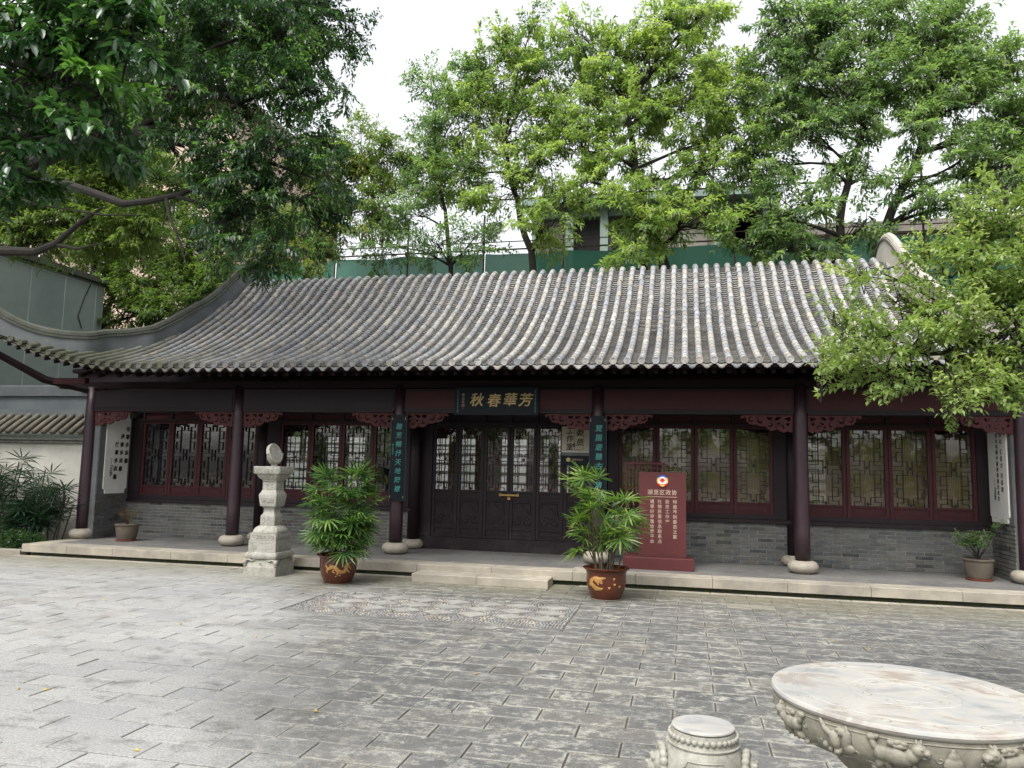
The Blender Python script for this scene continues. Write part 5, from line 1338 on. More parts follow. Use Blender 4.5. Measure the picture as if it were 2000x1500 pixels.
def dragon(e, X, Y, prof_r, ang, sc=1.0, variant=0):
    m = MB()
    def on(u, z, d=.0025):
        a = ang+u/.22; r = prof_r(z)+d; return Vector((X+r*math.cos(a), Y+r*math.sin(a), z))
    def ribbon(pts, ws):
        b = len(m.v)
        for i, (u, z) in enumerate(pts):
            p, q = pts[max(i-1, 0)], pts[min(i+1, len(pts)-1)]; du, dz = q[0]-p[0], q[1]-p[1]; l = math.hypot(du, dz) or 1; w = ws[i]
            m.v += [tuple(on(u-dz/l*w, z+du/l*w)), tuple(on(u, z, .006)), tuple(on(u+dz/l*w, z-du/l*w))]
        for i in range(len(pts)-1):
            a = b+i*3; m.face((a, a+3, a+4, a+1)); m.face((a+1, a+4, a+5, a+2))
    def scl(P): return [(u*sc, .20+(z-.20)*sc) for u, z in P]
    if variant == 0:
        ribbon(scl([(-.15, .245), (-.13, .215), (-.10, .235), (-.07, .25), (-.04, .235), (-.01, .20), (.03, .175), (.07, .185), (.09, .215), (.085, .25), (.10, .275), (.13, .27)]), [.012, .02, .022, .023, .024, .025, .025, .024, .022, .022, .026, .016])
        for P_ in ([(-.13, .215), (-.15, .185), (-.135, .165)], [(-.06, .21), (-.07, .18), (-.04, .165)], [(.0, .18), (-.02, .15), (.005, .135)], [(.10, .20), (.13, .18), (.14, .16)], [(.11, .26), (.14, .235), (.15, .21)], [(.10, .285), (.13, .30), (.16, .305)], [(-.15, .245), (-.165, .26), (-.15, .27)]):
            ribbon(scl(P_), [.012, .009, .006][:len(P_)])
        for u, z in ((.05, .26), (-.10, .27), (-.03, .12), (.02, .13)): ribbon(scl([(u-.008, z), (u+.008, z)]), [.007, .007])
    else:
        ribbon(scl([(-.16, .27), (-.19, .24), (-.18, .205), (-.15, .175), (-.11, .155), (-.07, .15), (-.04, .16)]), [.02, .026, .028, .028, .024, .018, .008])
        ribbon(scl([(-.16, .27), (-.12, .28), (-.08, .27), (-.04, .285), (-.01, .29)]), [.02, .026, .026, .014, .004])
        for P_ in ([(-.10, .265), (-.08, .235), (-.05, .215)], [(-.13, .255), (-.10, .225), (-.09, .20)], [(-.15, .175), (-.14, .14), (-.11, .13)], [(-.19, .22), (-.22, .20), (-.21, .18)], [(-.08, .28), (-.06, .25), (-.045, .225)]): ribbon(scl(P_), [.013, .009, .005])
        ribbon(scl([(.075, .21), (.10, .21)]), [.013, .013])
        for a in range(3):
            t = PI/2+a*2*PI/3+.1; ux, uz = .0875+.055*math.cos(t), .21+.055*math.sin(t)
            for da in (-.5, 0, .5): ribbon(scl([(ux, uz), (ux+.028*math.cos(t+da), uz+.028*math.sin(t+da))]), [.005, .004])
    m.build('dragon_motif', 'dragon_gilt', e)
PROFP = [(.175, 0), (.185, .012), (.205, .05), (.232, .12), (.248, .19), (.252, .26), (.25, .31), (.258, .345), (.292, .368), (.300, .378), (.290, .385), (.262, .375), (.235, .35), (.23, .33)]
def pr(z):
    for (a, z0), (c, z1) in zip(PROFP[:7], PROFP[1:8]):
        if z0 <= z <= z1: return a+(c-a)*(z-z0)/(z1-z0)
    return .25
def big_pot(X, Y, label, variant, seed, nf, hgt, rad, mat, lean, zlo):
    e = empty('potted_palm', (X, Y, 0), label=label, cat='potted palm', group='palms in glazed dragon pots before the porch')
    m = MB(); m.lathe(PROFP, (X, Y, .012), 48); m.build('pot', 'glazed_pot', e, smooth=True)
    m = MB(); m.lathe([(.19, 0), (.205, .006), (.20, .014), (.17, .015)], (X, Y, 0), 36); m.build('saucer', 'clay_pot', e, smooth=True)
    m = MB(); m.lathe([(.236, .34), (0, .352)], (X, Y, .0), 24); m.build('soil_surface', 'soil', e)
    va_ = math.atan2(-Y, -X); dragon(e, X, Y, pr, va_+.02, 1.0, variant)
    r = random.Random(seed); fans = [fan_mesh(seed*10+k, mat, .24+.02*(k % 3), 10+(k % 3), .10+.05*(k % 3)) for k in range(6)]
    ncane = 15; tops = []
    cn = MB()
    for k in range(ncane):
        a = r.random()*2*PI; rr = .16*math.sqrt(r.random()); x0, y0 = X+rr*math.cos(a), Y+rr*math.sin(a)
        h_ = hgt*r.uniform(.45, 1.0); ex = x0+math.cos(a)*rad*r.uniform(.1, .55)+lean*h_; ey = y0+math.sin(a)*rad*r.uniform(.1, .5)
        pts = [Vector((x0, y0, .34)).lerp(Vector((ex, ey, h_)), t)+Vector((0, 0, .0)) for t in (0, .35, .7, 1)]
        cn.tube(pts, [.009, .008, .007, .005], 5); tops.append((pts, h_))
    cn.build('canes', 'cane', e, kind=None)
    for k in range(nf):
        pts, h_ = tops[k % ncane]; t = r.uniform(zlo, 1.0)
        i = min(int(t*3), 2); p = pts[i].lerp(pts[i+1], t*3-i)
        az = math.atan2(p.y-Y, p.x-X)+r.gauss(0, 1.1) if r.random() < .75 else r.random()*2*PI
        el = r.uniform(-.15, .75) if t > .6 else r.uniform(-.5, .35)
        if t > .92: el = r.uniform(.5, 1.1)
        R_ = Matrix.Rotation(az, 4, 'Z') @ Matrix.Rotation(-el, 4, 'Y') @ Matrix.Rotation(r.uniform(-.6, .6), 4, 'X')
        inst('palm_frond', fans[r.randrange(6)], tuple(p), e, mat=R_ @ Matrix.Scale(r.uniform(.78, 1.12), 4))
    return e
big_pot(-4.66, 10.0, 'dense dark green palm in a brown dragon pot, standing next to the marble sundial', 0, 3, 200, 1.50, .38, 'palm_leaf', 0, .20)
big_pot(-.985, 9.98, 'taller looser palm in a brown dragon pot, in front of the red sign', 1, 8, 92, 1.55, .62, 'palm_leaf_bright', .03, .45)
# small pots on the porch
def small_pot(X, Y, label, mat, seed, h_, w_, nl, bare):
    e = empty('potted_shrub', (X, Y, PL), label=label, cat='potted shrub')
    m = MB(); m.lathe([(.13, .02), (.15, .03), (.17, .10), (.185, .20), (.19, .265), (.205, .272), (.208, .29), (.195, .298), (.178, .285), (.175, .26)], (X, Y, PL), 36); m.build('pot', 'clay_pot', e, smooth=True)
    m = MB(); m.lathe([(.15, 0), (.172, .006), (.175, .022), (.15, .024)], (X, Y, PL), 30); m.build('saucer', 'terracotta', e)
    m = MB(); m.lathe([(.18, .262), (0, .27)], (X, Y, PL), 20); m.build('soil_surface', 'soil', e)
    r = random.Random(seed); tw = MB(); P, D, N, L, W_, R_ = [], [], [], [], [], []
    for k in range(11 if not bare else 16):
        a = r.random()*2*PI; sp_ = w_*r.uniform(.25, 1)
        p0 = Vector((X, Y, PL+.26)); p1 = p0+Vector((math.cos(a)*sp_*.45, math.sin(a)*sp_*.45, h_*.35)); p2 = p0+Vector((math.cos(a)*sp_, math.sin(a)*sp_, h_*r.uniform(.45, 1)))
        tw.tube([p0, p0.lerp(p1, .5)+Vector((0, 0, .02)), p1, p2], [.011, .008, .005, .002], 5)
        for q in range(4):
            c = p1.lerp(p2, r.uniform(.2, 1)); b = c+Vector((r.gauss(0, .07), r.gauss(0, .07), r.uniform(0, .09))); tw.tube([c, b], [.003, .001], 4)
            for _ in range(nl):
                z = c.lerp(b, r.uniform(.2, 1.1)); P.append(z+Vector((r.gauss(0, .022),)*1+(r.gauss(0, .022), r.gauss(0, .022)))); D.append((r.gauss(0, 1), r.gauss(0, 1), r.uniform(-.2, 1))); N.append((r.gauss(0, .5), r.gauss(0, .5), 1)); L.append(r.uniform(.035, .055) if not bare else .02); W_.append(.022 if not bare else .010); R_.append(r.random())
    tw.build('twigs', 'bark' if not bare else 'leaf_dry', e); leaves_obj('leaves', P, D, N, L, W_, R_, mat, e)
small_pot(-9.68, 12.03, 'dark clay pot with a reddish twiggy shrub, at the left end of the porch', 'leaf_dry', 4, .34, .20, 6, True)
small_pot(4.02, 12.22, 'brown clay pot with a small green leafy shrub, at the right end of the porch', 'leaf_olive', 9, .50, .33, 22, False)
# ================================================================== LEFT SIDE: GARDEN WALL, AWNING, BUILDING, BED
gw = empty('garden_wall', (-13.5, 12.7, 0), label='white garden wall with a sloping grey tile coping, left of the hall', cat='garden wall')
m = MB(); m.box(-22, XL-.42, 12.62, 12.86, -.05, 1.90); m.build('wall', 'wall_white', gw)
m = MB(); m.box(-22, XL-.42, 12.56, 12.90, 1.905, 1.96); m.box(-22, XL-.42, 12.50, 12.94, 1.965, 2.02); m.build('brick_moulding', 'mortar', gw)
m = MB(); slant(m, -22, XL-.42, 12.42, 2.05, 12.95, 2.43, .03); cpg = m.build('coping', 'ridge_cap_tile', gw)
ct = MB(); ct.tube([(0, 12.40, 2.105), (0, 12.66, 2.30), (0, 12.93, 2.48)], [.052, .050, .048], 8); ctm = ct.mesh('coping_tile', 'coping_tile', smooth=True)
xx = XL-.55
while xx > -15: inst('coping_tile', ctm, (xx, 0, 0), cpg, rot=None); xx -= .205
cr_ = MB(); cr_.box(-22, XL-.42, 12.90, 13.05, 2.40, 2.58); cr_.build('coping_ridge', 'awning_grey', gw)
aw = empty('side_roof', (-14, 13.3, 2.5), label='flat grey metal-edged roof behind the garden wall on the left', cat='roof')
m = MB(); m.box(-22, -10.86, 13.10, 13.5, 2.585, 2.86); m.build('fascia_band', 'awning_grey', aw)
m = MB(); m.box(-22, -10.84, 13.04, 13.9, 2.863, 3.08, bev=.02); m.build('edge_gutter', 'plaster_grey', aw)
gb = empty('panel_building', (-15.0, 14.0, 0), label='tall blank grey-green building with pale panel joints, behind the left garden wall', cat='building')
BXF = -15.0
m = MB(); m.box(-24, BXF, 5.5, 17.1, 0, 6.18); wl = m.build('wall', 'cladding_green', gb)
pnl = MB(); pnl.box(0, .03, .006, 1.0-.006, .006, 1.35-.006); 
zz = [(0.25, 1.6), (1.6, 2.95), (2.95, 4.75), (4.75, 6.10)]
yy = 5.6
while yy < 17.0:
    y1 = min(yy+1.02, 17.08)
    for (za, zb) in zz:
        if yy > 10: m = MB(); m.box(BXF+.001, BXF+.018, yy+.017, y1-.017, za+.017, zb-.017); m.build('panel', 'cladding_green', wl)
    yy += 1.02
m = MB(); m.box(BXF+.0005, BXF+.014, 5.6, 17.09, .25, 6.1); m.build('panel_joints', 'cladding_joint', wl)
m = MB(); m.box(-24, BXF+.14, 5.2, 17.2, 6.185, 6.26); m.box(-24, BXF+.09, 5.3, 17.15, 6.263, 6.34); m.build('roof_edge', 'ridge_cap_tile', gb)
m = MB(); m.tube([(BXF+.03, 16.6, 6.1), (BXF+.05, 16.4, 5.7), (BXF+.04, 16.25, 5.2), (BXF+.04, 16.4, 4.9)], [.012]*4, 5); m.build('hanging_cable', 'ink_black', gb)
# garden bed: kerb, soil, palms and low bushes
bk_ = empty('bed_kerb', (-12, 10.98, 0), label='low pale stone kerb of the planting bed at the left edge', cat='kerb')
xx = -10.84
while xx > -16: m = MB(); m.box(xx-.89, xx, 10.95, 11.07, -.02, .085, bev=.008); m.build('kerb_stone', 'kerb_granite', bk_); xx -= .90
m = MB(); m.box(-20, -10.82, 11.07, 12.62, -.05, .04); m.build('planting_bed', 'soil', kind='structure')
def rhapis_clump(X, Y, label, seed, n, h_, w_):
    e = empty('rhapis_palm', (X, Y, .04), label=label, cat='palm', group='fan palms against the left garden wall')
    r = random.Random(seed); fans = [fan_mesh(seed*7+k, 'palm_dark', .36, 8, .28) for k in range(3)]; cn = MB(); cs = []
    for k in range(9):
        a = r.random()*2*PI; q = w_*.5*math.sqrt(r.random()); p0 = Vector((X+q*math.cos(a), Y+q*math.sin(a)*.6, .04)); p1 = p0+Vector((math.cos(a)*w_*.3, math.sin(a)*w_*.25, h_*r.uniform(.5, 1)))
        cn.tube([p0, p0.lerp(p1, .5), p1], [.014, .012, .01], 5); cs.append((p0, p1))
    cn.build('canes', 'cane', e)
    for k in range(n):
        p0, p1 = cs[k % 9]; t = r.uniform(.25, 1); p = p0.lerp(p1, t); az = r.gauss(-PI/2, 1.3); el = r.uniform(-.3, .9)
        R_ = Matrix.Rotation(az, 4, 'Z') @ Matrix.Rotation(-el, 4, 'Y') @ Matrix.Rotation(r.uniform(-.5, .5), 4, 'X')
        inst('palm_frond', fans[r.randrange(3)], tuple(p), e, mat=R_ @ Matrix.Scale(r.uniform(.8, 1.15), 4))
rhapis_clump(-13.55, 11.95, 'dark fan palm cut off by the left frame edge, beside the bed kerb', 20, 70, 1.3, .8)
rhapis_clump(-12.75, 12.1, 'dark fan palm at the left frame edge, its leaves highest against the garden wall', 21, 110, 1.60, .8)
rhapis_clump(-11.9, 12.0, 'dark fan palm with spreading leaves in the middle of the left bed', 22, 110, 1.40, .85)
rhapis_clump(-11.25, 11.95, 'smaller fan palm in the bed, next to the leftmost column', 23, 80, 1.05, .6)
def bush(X, Y, rx, ry, rz, label, mat, n, seed, L=.05, name='low_bush', group=None, z0=.04):
    e = empty(name, (X, Y, z0), label=label, cat='bush', group=group)
    g = np.random.default_rng(seed); d = g.normal(size=(n, 3)); d /= np.linalg.norm(d, axis=1, keepdims=True); d[:, 2] = np.abs(d[:, 2])*1.0-.15
    rad = g.uniform(.45, 1.0, (n, 1))**.4*(1+.18*np.sin(d[:, :1]*9)*np.cos(d[:, 1:2]*8)); P = np.array([X, Y, z0+rz*.2])+d*rad*np.array([rx, ry, rz])
    P[:, 2] = np.maximum(P[:, 2], z0+.01)
    D = d+g.normal(size=(n, 3))*.8; N = g.normal(size=(n, 3))*.6+np.array([0, 0, 1]); leaves_obj('leaves', P, D, N, g.uniform(.7, 1.2, n)*L, g.uniform(.7, 1.1, n)*L*.55, g.random(n), mat, e)
    m = MB()
    for k in range(8): a = k*.8; m.tube([(X, Y, z0), (X+rx*.3*math.cos(a), Y+ry*.3*math.sin(a), z0+rz*.5), (X+rx*.6*math.cos(a), Y+ry*.6*math.sin(a), z0+rz*.8)], [.012, .008, .004], 4)
    m.build('stems', 'bark', e)
bush(-12.5, 11.35, .75, .30, .42, 'bright green clipped bush at the left frame edge beside the bed kerb', 'leaf_bright', 5200, 31)
bush(-11.35, 11.42, .55, .28, .30, 'low darker bush under the fan palms, next to the porch corner', 'leaf_dark', 3200, 32)

# ================================================================== BEHIND THE HALL
yw = empty('rear_yard_wall', (-3, 19.6, 0), label='pale siding wall behind the hall, glimpsed through its windows', cat='wall')
m = MB(); m.box(-14, 8, 19.6, 19.75, 0, 3.2); w_ = m.build('wall', 'siding_pale', yw)
for k in range(12): m = MB(); m.box(-14, 8, 19.575, 19.598, .25+k*.24, .25+k*.24+.03); m.build('siding_strip', 'plaster_grey', w_)
# scaffold hoarding with green netting
hb = empty('scaffold_hoarding', (-2, 21, 0), label='scaffold with green safety netting running behind the roof ridge', cat='scaffold')
NZ0, NZ1 = 5.2, 7.78
xs_ = np.arange(-15.0, 13.1, 2.33)
for a, c in zip(xs_[:-1], xs_[1:]):
    m = MB(); n = 10; b0 = 0
    for j in range(4):
        for i in range(n+1):
            u = i/n; m.v.append((a+.02+(c-a-.04)*u, 21.05+.05*math.sin(u*9+a)+.04*math.sin(j*2+a*3), NZ0+(NZ1-NZ0)*j/3-(.05*math.sin(PI*u) if j == 3 else 0)))
    for j in range(3):
        for i in range(n): q = j*(n+1)+i; m.face((q, q+1, q+n+2, q+n+1))
    m.build('netting_panel', 'green_netting', hb)
for x_ in xs_:
    m = MB(); m.tube([(x_, 21, 0), (x_, 21, 9.6 if int(x_*10) % 2 else 8.9)], [.028]*2, 6); m.build('standard_pole', 'steel_rust', hb)
for z in (5.3, 6.75, 7.82, 8.05, 9.3):
    m = MB(); m.tube([(-15, 20.95, z), (-3, 20.95, z+.02), (13, 20.95, z-.03)], [.024 if z != 8.05 else .016]*3, 6); m.build('ledger_pole', 'steel_rust' , hb)
cb = MB(); cb.box(-.04, .04, -.05, .05, -.06, .06); cbm = cb.mesh('coupler', 'steel_rust')
for x_ in xs_: inst('coupler', cbm, (x_, 20.96, 7.82), hb)
# building behind the netting, grey-green frame with taupe boards
rb = empty('framed_building', (-1, 25, 0), label='building under works with grey-green frame columns and taupe wall boards, behind the netting', cat='building')
m = MB(); m.box(-4.9, 2.7, 25.0, 31, 0, 10.3); core = m.build('wall', 'taupe_board', rb)
for x_ in (-4.9, -3.75, -2.6, -1.35, 1.05, 2.55): m = MB(); m.box(x_-.13, x_+.13, 24.72, 24.998, 0, 10.3); m.build('frame_column', 'beam_greygreen', rb)
for z in (4.4, 7.85, 9.98): m = MB(); m.box(-4.9, 2.68, 24.80, 24.997, z, z+.28); m.build('frame_beam', 'beam_greygreen', rb)
for x_ in (-3.2, -1.95, 1.8):
    m = MB(); m.box(x_-.42, x_+.42, 24.93, 24.996, 8.4, 9.9); m.build('window', 'dark_void', rb)
for x_ in (.25, 1.75): m = MB(); m.box(x_-.45, x_+.45, 24.93, 24.996, 8.25, 9.6); m.build('pale_board', 'concrete_pale', rb)
m = MB(); m.box(-5.3, 3.0, 24.3, 31.2, 10.303, 10.55); m.build('roof_slab', 'beam_greygreen', rb)
pb_ = empty('low_block', (6, 25, 0), label='low concrete block with a plain parapet behind the trees on the right', cat='building')
m = MB(); m.box(2.9, 10.2, 25.2, 32, 0, 9.1); m.build('wall', 'concrete_pale', pb_)
m = MB(); m.box(2.8, 10.3, 25.05, 32.1, 9.103, 9.45); m.build('parapet', 'taupe_board', pb_)
for x_ in (4.1, 6.2, 8.4): m = MB(); m.box(x_-.5, x_+.5, 25.15, 25.198, 7.3, 8.4); m.build('window', 'dark_void', pb_)
# beige apartment block far left, behind the trees
ABX = at(455, 300, 34).x; ABZ = at(300, 215, 34).z
ab = empty('apartment_block', (-26, 34, 0), label='beige apartment block with balconies glimpsed through the left tree', cat='apartment block')
m = MB(); m.box(-46, ABX, 34, 46, 0, ABZ); abw = m.build('wall', 'beige_wall', ab)
for fl_ in range(int((ABZ-3)/3.1)):
    z = 1.6+fl_*3.1
    for x_ in (-42, -38, -34, -30, -26):
        m = MB(); m.box(x_-.7, x_+.7, 33.93, 33.998, z, z+1.6); wd = m.build('window', 'dark_void', ab)
        m = MB(); m.box(x_-.03, x_+.03, 33.90, 33.928, z, z+1.6); m.box(x_-.7, x_+.7, 33.90, 33.928, z+1.0, z+1.05); m.build('window_bars', 'white_panel', wd)
    for x_ in (-32, -24):
        m = MB(); m.box(x_-1.3, x_+1.3, 32.9, 33.998, z-.5, z-.38); bc = m.build('balcony', 'concrete_pale', ab)
        m = MB()
        for k in range(14): m.box(x_-1.25+k*.19, x_-1.22+k*.19, 32.92, 32.95, z-.378, z+.5)
        m.box(x_-1.3, x_+1.3, 32.91, 32.96, z+.502, z+.56); m.build('balcony_railing', 'white_panel', bc)
m = MB(); m.box(-46.5, ABX+.3, 33.4, 46.5, ABZ+.003, ABZ+.6); m.build('roof_slab', 'concrete_pale', ab)

# ================================================================== TREES
def tree(label, base, forks, blobs, mat, n_twig, lf, bark='bark', r0=.13, seed=1, group=None, name='tree', twig=(.25, .55), lpt=10, six=False, droop=.12, hang=.25, sub=9, narrow=.36, spread=.95, shell=.5, boughs=()):
    """base and forks: the trunk as a polyline; blobs: (centre, (rx, ry, rz)) leafy masses, each fed by a limb"""
    e = empty(name, tuple(base), label=label, cat='tree', group=group)
    r = random.Random(seed); g = np.random.default_rng(seed)
    tb_ = MB(); trunk = [Vector(base)]+[Vector(f) for f in forks]
    n = len(trunk); rad = [r0*(1-.55*i/(n-1)) for i in range(n)]
    dense = []; dr = []
    for i in range(n-1):
        for t in (0, .33, .66): dense.append(trunk[i].lerp(trunk[i+1], t)+Vector((r.gauss(0, .03), r.gauss(0, .03), 0))); dr.append(rad[i]+(rad[i+1]-rad[i])*t)
    dense.append(trunk[-1]); dr.append(rad[-1]); tb_.tube(dense, dr, 8)
    for bp, br in boughs:
        bp = [at(*q) for q in bp]; tb_.tube(bp, br, 8)
        for i in range(len(bp)-1):
            for t in (0, .5): dense.append(bp[i].lerp(bp[i+1], t)); dr.append(br[i]+(br[i+1]-br[i])*t)
        dense.append(bp[-1]); dr.append(br[-1])
    P, D, N, R_ = [], [], [], []; vol = [b[1][0]*b[1][1]*b[1][2] for b in blobs]; tot = sum(v**.72 for v in vol)
    for (c, rr), v in zip(blobs, vol):
        c = Vector(c); rr = Vector(rr)
        # nearest lower point on the trunk
        cand = dense if boughs else ([q for q in dense if q.z < c.z-.2] or dense)
        s = min(cand, key=lambda q: (q-c).length+r.uniform(0, .3)); idx = dense.index(s); ra = max(.25*r0, dr[idx]*.55) if not boughs else max(.008, dr[idx]*.6)
        mid = s.lerp(c, .5)+Vector((r.gauss(0, .12), r.gauss(0, .12), (c-s).length*r.uniform(-.03, .12)))
        limb = [s, s.lerp(mid, .5)+Vector((r.gauss(0, .04), r.gauss(0, .04), .03)), mid, mid.lerp(c, .55)+Vector((r.gauss(0, .06), r.gauss(0, .06), 0)), c+Vector((0, 0, rr.z*.25))]
        tb_.tube(limb, [ra, ra*.85, ra*.65, ra*.45, ra*.22], 7, cap=False)
        k_ = max(3, int(n_twig*(v**.72)/tot)); subs = []
        for q in range(sub):
            t = r.uniform(.35, 1); i = min(int(t*4), 3); st_ = limb[i].lerp(limb[i+1], t*4-i)
            d = Vector(rv(1)[0].tolist()); d.z = d.z*.9+.1; en = c+Vector((d.x*rr.x, d.y*rr.y, d.z*rr.z))*r.uniform(.55, .95)
            md = st_.lerp(en, .5)+Vector((r.gauss(0, .08), r.gauss(0, .08), r.gauss(.05, .06)))
            tb_.tube([st_, md, en], [ra*.32, ra*.2, ra*.07], 5, cap=False); subs.append((st_, md, en))
        tl = (twig[0]+twig[1])*.5; per = 11; ns = max(3, int(k_/per))
        for q in range(ns):
            u = rv(1)[0]; f = (shell+(.92-shell)*r.random()**.6)*(1+.18*math.sin(u[0]*7+seed)*math.sin(u[2]*6+u[1]*5)); og = c+Vector((u[0]*rr.x, u[1]*rr.y, u[2]*rr.z))*f
            ax = (Vector(u.tolist())*.75+Vector(rv(1)[0].tolist())*.55+Vector((0, 0, .42-hang*1.1))).normalized(); AL = tl*r.uniform(1.3, 2.6)
            sd_ = ax.cross(Vector((r.gauss(0, .35), r.gauss(0, .35), 1))); sd_.normalize(); st_ = og-ax*AL*.45
            tb_.tube([st_, st_+ax*AL*.5+Vector((0, 0, .02)), st_+ax*AL], [ra*.14+.004, ra*.09+.002, .002], 4, cap=False)
            if q % 2 == 0:
                a_, b_, d_ = min(subs, key=lambda w: (w[1]-st_).length); tb_.tube([b_, b_.lerp(st_, .5)+Vector((r.gauss(0, .05), r.gauss(0, .05), r.gauss(0, .05))), st_], [ra*.2+.003, ra*.16+.003, ra*.12+.003], 4, cap=False)
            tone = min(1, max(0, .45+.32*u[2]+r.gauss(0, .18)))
            for w_ in range(per):
                t = .12+.88*(w_+r.random())/per; pt = st_+ax*AL*t-Vector((0, 0, hang*.25*AL*t*t)); dv = (sd_*(1 if w_ % 2 else -1)*.8+ax*.75+Vector(rv(1)[0].tolist())*.35-Vector((0, 0, hang*.5))).normalized()
                L = tl*r.uniform(.6, 1.15)*(1.15-.55*t)
                ts = np.linspace(.08, 1.05, lpt)
                for j, t2 in enumerate(ts):
                    P.append(pt+dv*L*float(t2)-Vector((0, 0, hang*.2*L*float(t2)**2))); w = rv(1)[0]; side = Vector(w.tolist()); side = (side-dv*side.dot(dv)); side.normalize()
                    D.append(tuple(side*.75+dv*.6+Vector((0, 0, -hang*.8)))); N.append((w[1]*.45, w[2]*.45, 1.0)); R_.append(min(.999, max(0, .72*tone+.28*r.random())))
    n_ = len(P); tb_.build('trunk', bark, e, smooth=True)
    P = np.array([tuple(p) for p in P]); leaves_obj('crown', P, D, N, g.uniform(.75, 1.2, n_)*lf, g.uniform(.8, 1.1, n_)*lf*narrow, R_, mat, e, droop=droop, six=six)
    return e
def bl(px, py, Y, rp, rv_=None, ry=None):
    """a leafy mass seen at that place: its radius rp in photo pixels"""
    c = at(px, py, Y); s = (c-Vector((0, 0, CAMZ))).dot(FWD)/CAMF
    return (tuple(c), (rp*s, (ry or rp*s*.8), (rv_ or rp)*s))
GB = 'row of trees behind the hall'
YB = 19.3
tree('sparse yellow-green tree behind the left end of the ridge', at(590, 900, 18.9)*1, [at(600, 540, 18.9), at(640, 430, 19.0), at(670, 330, 19.2)],
     [bl(640, 325, 19, 58, 60), bl(705, 285, 19.4, 52, 55), bl(760, 320, 19.5, 40, 40), bl(690, 420, 18.9, 60, 45), bl(590, 450, 18.7, 60, 45), bl(750, 400, 19.4, 45), bl(620, 500, 18.5, 40, 28), bl(545, 500, 18.8, 45, 30)], 'leaf_yellow', 2500, .13, r0=.09, seed=41, group=GB, lpt=9, hang=.3)
tree('slim olive-leaved tree left of the ridge middle, thin stems rising over the netting', at(885, 900, 19.0), [at(880, 520, 19.0), at(868, 410, 19.1), at(850, 300, 19.3)],
     [bl(845, 170, 19.6, 38, 55), bl(870, 240, 19.6, 60, 55), bl(830, 300, 19.4, 50), bl(860, 360, 19.2, 62, 45), bl(800, 420, 19.0, 45, 42), bl(760, 480, 18.8, 45, 30), bl(930, 470, 18.8, 50, 38), bl(850, 480, 18.6, 42, 26), bl(920, 130, 19.9, 30, 42)], 'leaf_olive', 1900, .12, r0=.08, seed=42, group=GB, hang=.25)
tree('bright green tree behind the ridge with a dark leaning trunk', at(1052, 900, 19.1), [at(1043, 520, 19.1), at(1020, 430, 19.1), at(1003, 370, 19.2), at(985, 280, 19.4)],
     [bl(1010, 75, 19.9, 38, 45), bl(985, 150, 19.8, 70, 60), bl(1060, 150, 19.8, 50, 55), bl(930, 230, 19.5, 60, 55), bl(1020, 250, 19.4, 62, 55), bl(900, 330, 19.2, 62, 50), bl(975, 370, 19, 60, 42), bl(1090, 240, 19.4, 45, 50), bl(1050, 330, 19.2, 48, 45), bl(1060, 440, 18.7, 50, 38), bl(1040, 38, 20, 14, 26), bl(955, 100, 20, 18, 28), bl(925, 175, 19.8, 20, 30)], 'leaf_mid', 2500, .135, r0=.11, seed=43, group=GB, hang=.3)
tree('largest light green tree behind the ridge, many stems rising from one foot', at(1305, 900, 19.1), [at(1298, 520, 19.1), at(1265, 420, 19.1), at(1242, 330, 19.2), at(1222, 200, 19.4)],
     [bl(1130, 75, 19.9, 48, 42), bl(1190, 130, 19.8, 62, 55), bl(1300, 50, 20.0, 48, 42), bl(1360, 40, 20, 45, 38), bl(1270, 120, 19.8, 62, 55), bl(1350, 130, 19.8, 65, 55), bl(1160, 220, 19.4, 65, 50), bl(1250, 220, 19.4, 60, 52), bl(1340, 220, 19.4, 65, 50), bl(1420, 180, 19.6, 55, 60), bl(1430, 270, 19.4, 60, 50), bl(1120, 290, 19.2, 50, 38), bl(1200, 310, 19.1, 50, 34), bl(1390, 330, 19.1, 60, 40), bl(1210, 390, 18.6, 45, 30), bl(1260, 440, 18.5, 50, 34), bl(1290, 350, 18.9, 40, 30), bl(1150, 360, 18.9, 38, 30), bl(1100, 400, 18.8, 34, 26), bl(1330, 425, 18.6, 45, 32), bl(1240, 495, 18.3, 45, 22), bl(1400, 430, 18.6, 35, 28), bl(1320, 12, 20, 20, 34), bl(1385, 8, 20, 20, 30), bl(1195, 62, 20, 18, 30), bl(1110, 40, 20, 18, 28)], 'leaf_mid', 5000, .14, r0=.15, seed=44, group=GB, hang=.35)
tree('wide darker green tree right of the ridge middle, branching in a fan of dark limbs', at(1650, 900, 19.1), [at(1640, 520, 19.1), at(1638, 430, 19.1), at(1660, 330, 19.2), at(1690, 250, 19.4)],
     [bl(1560, 50, 19.9, 55, 45), bl(1640, 60, 19.9, 60, 50), bl(1500, 130, 19.8, 50, 50), bl(1580, 150, 19.7, 65, 52), bl(1665, 160, 19.7, 60, 50), bl(1500, 220, 19.5, 50, 45), bl(1580, 250, 19.4, 60, 38), bl(1500, 320, 19.2, 48, 40), bl(1660, 240, 19.4, 50, 35), bl(1500, 420, 18.8, 50, 50), bl(1580, 400, 18.8, 42, 38), bl(1560, 480, 18.5, 50, 30), bl(1690, 440, 18.7, 35, 30), bl(1620, 330, 19.0, 30, 26), bl(1700, 330, 19.0, 34, 26), bl(1450, 480, 18.5, 40, 26), bl(1610, 10, 20, 20, 34), bl(1545, 5, 20, 18, 30), bl(1500, 75, 19.9, 20, 34)], 'leaf_olive', 3700, .14, r0=.13, seed=45, group=GB, hang=.38)
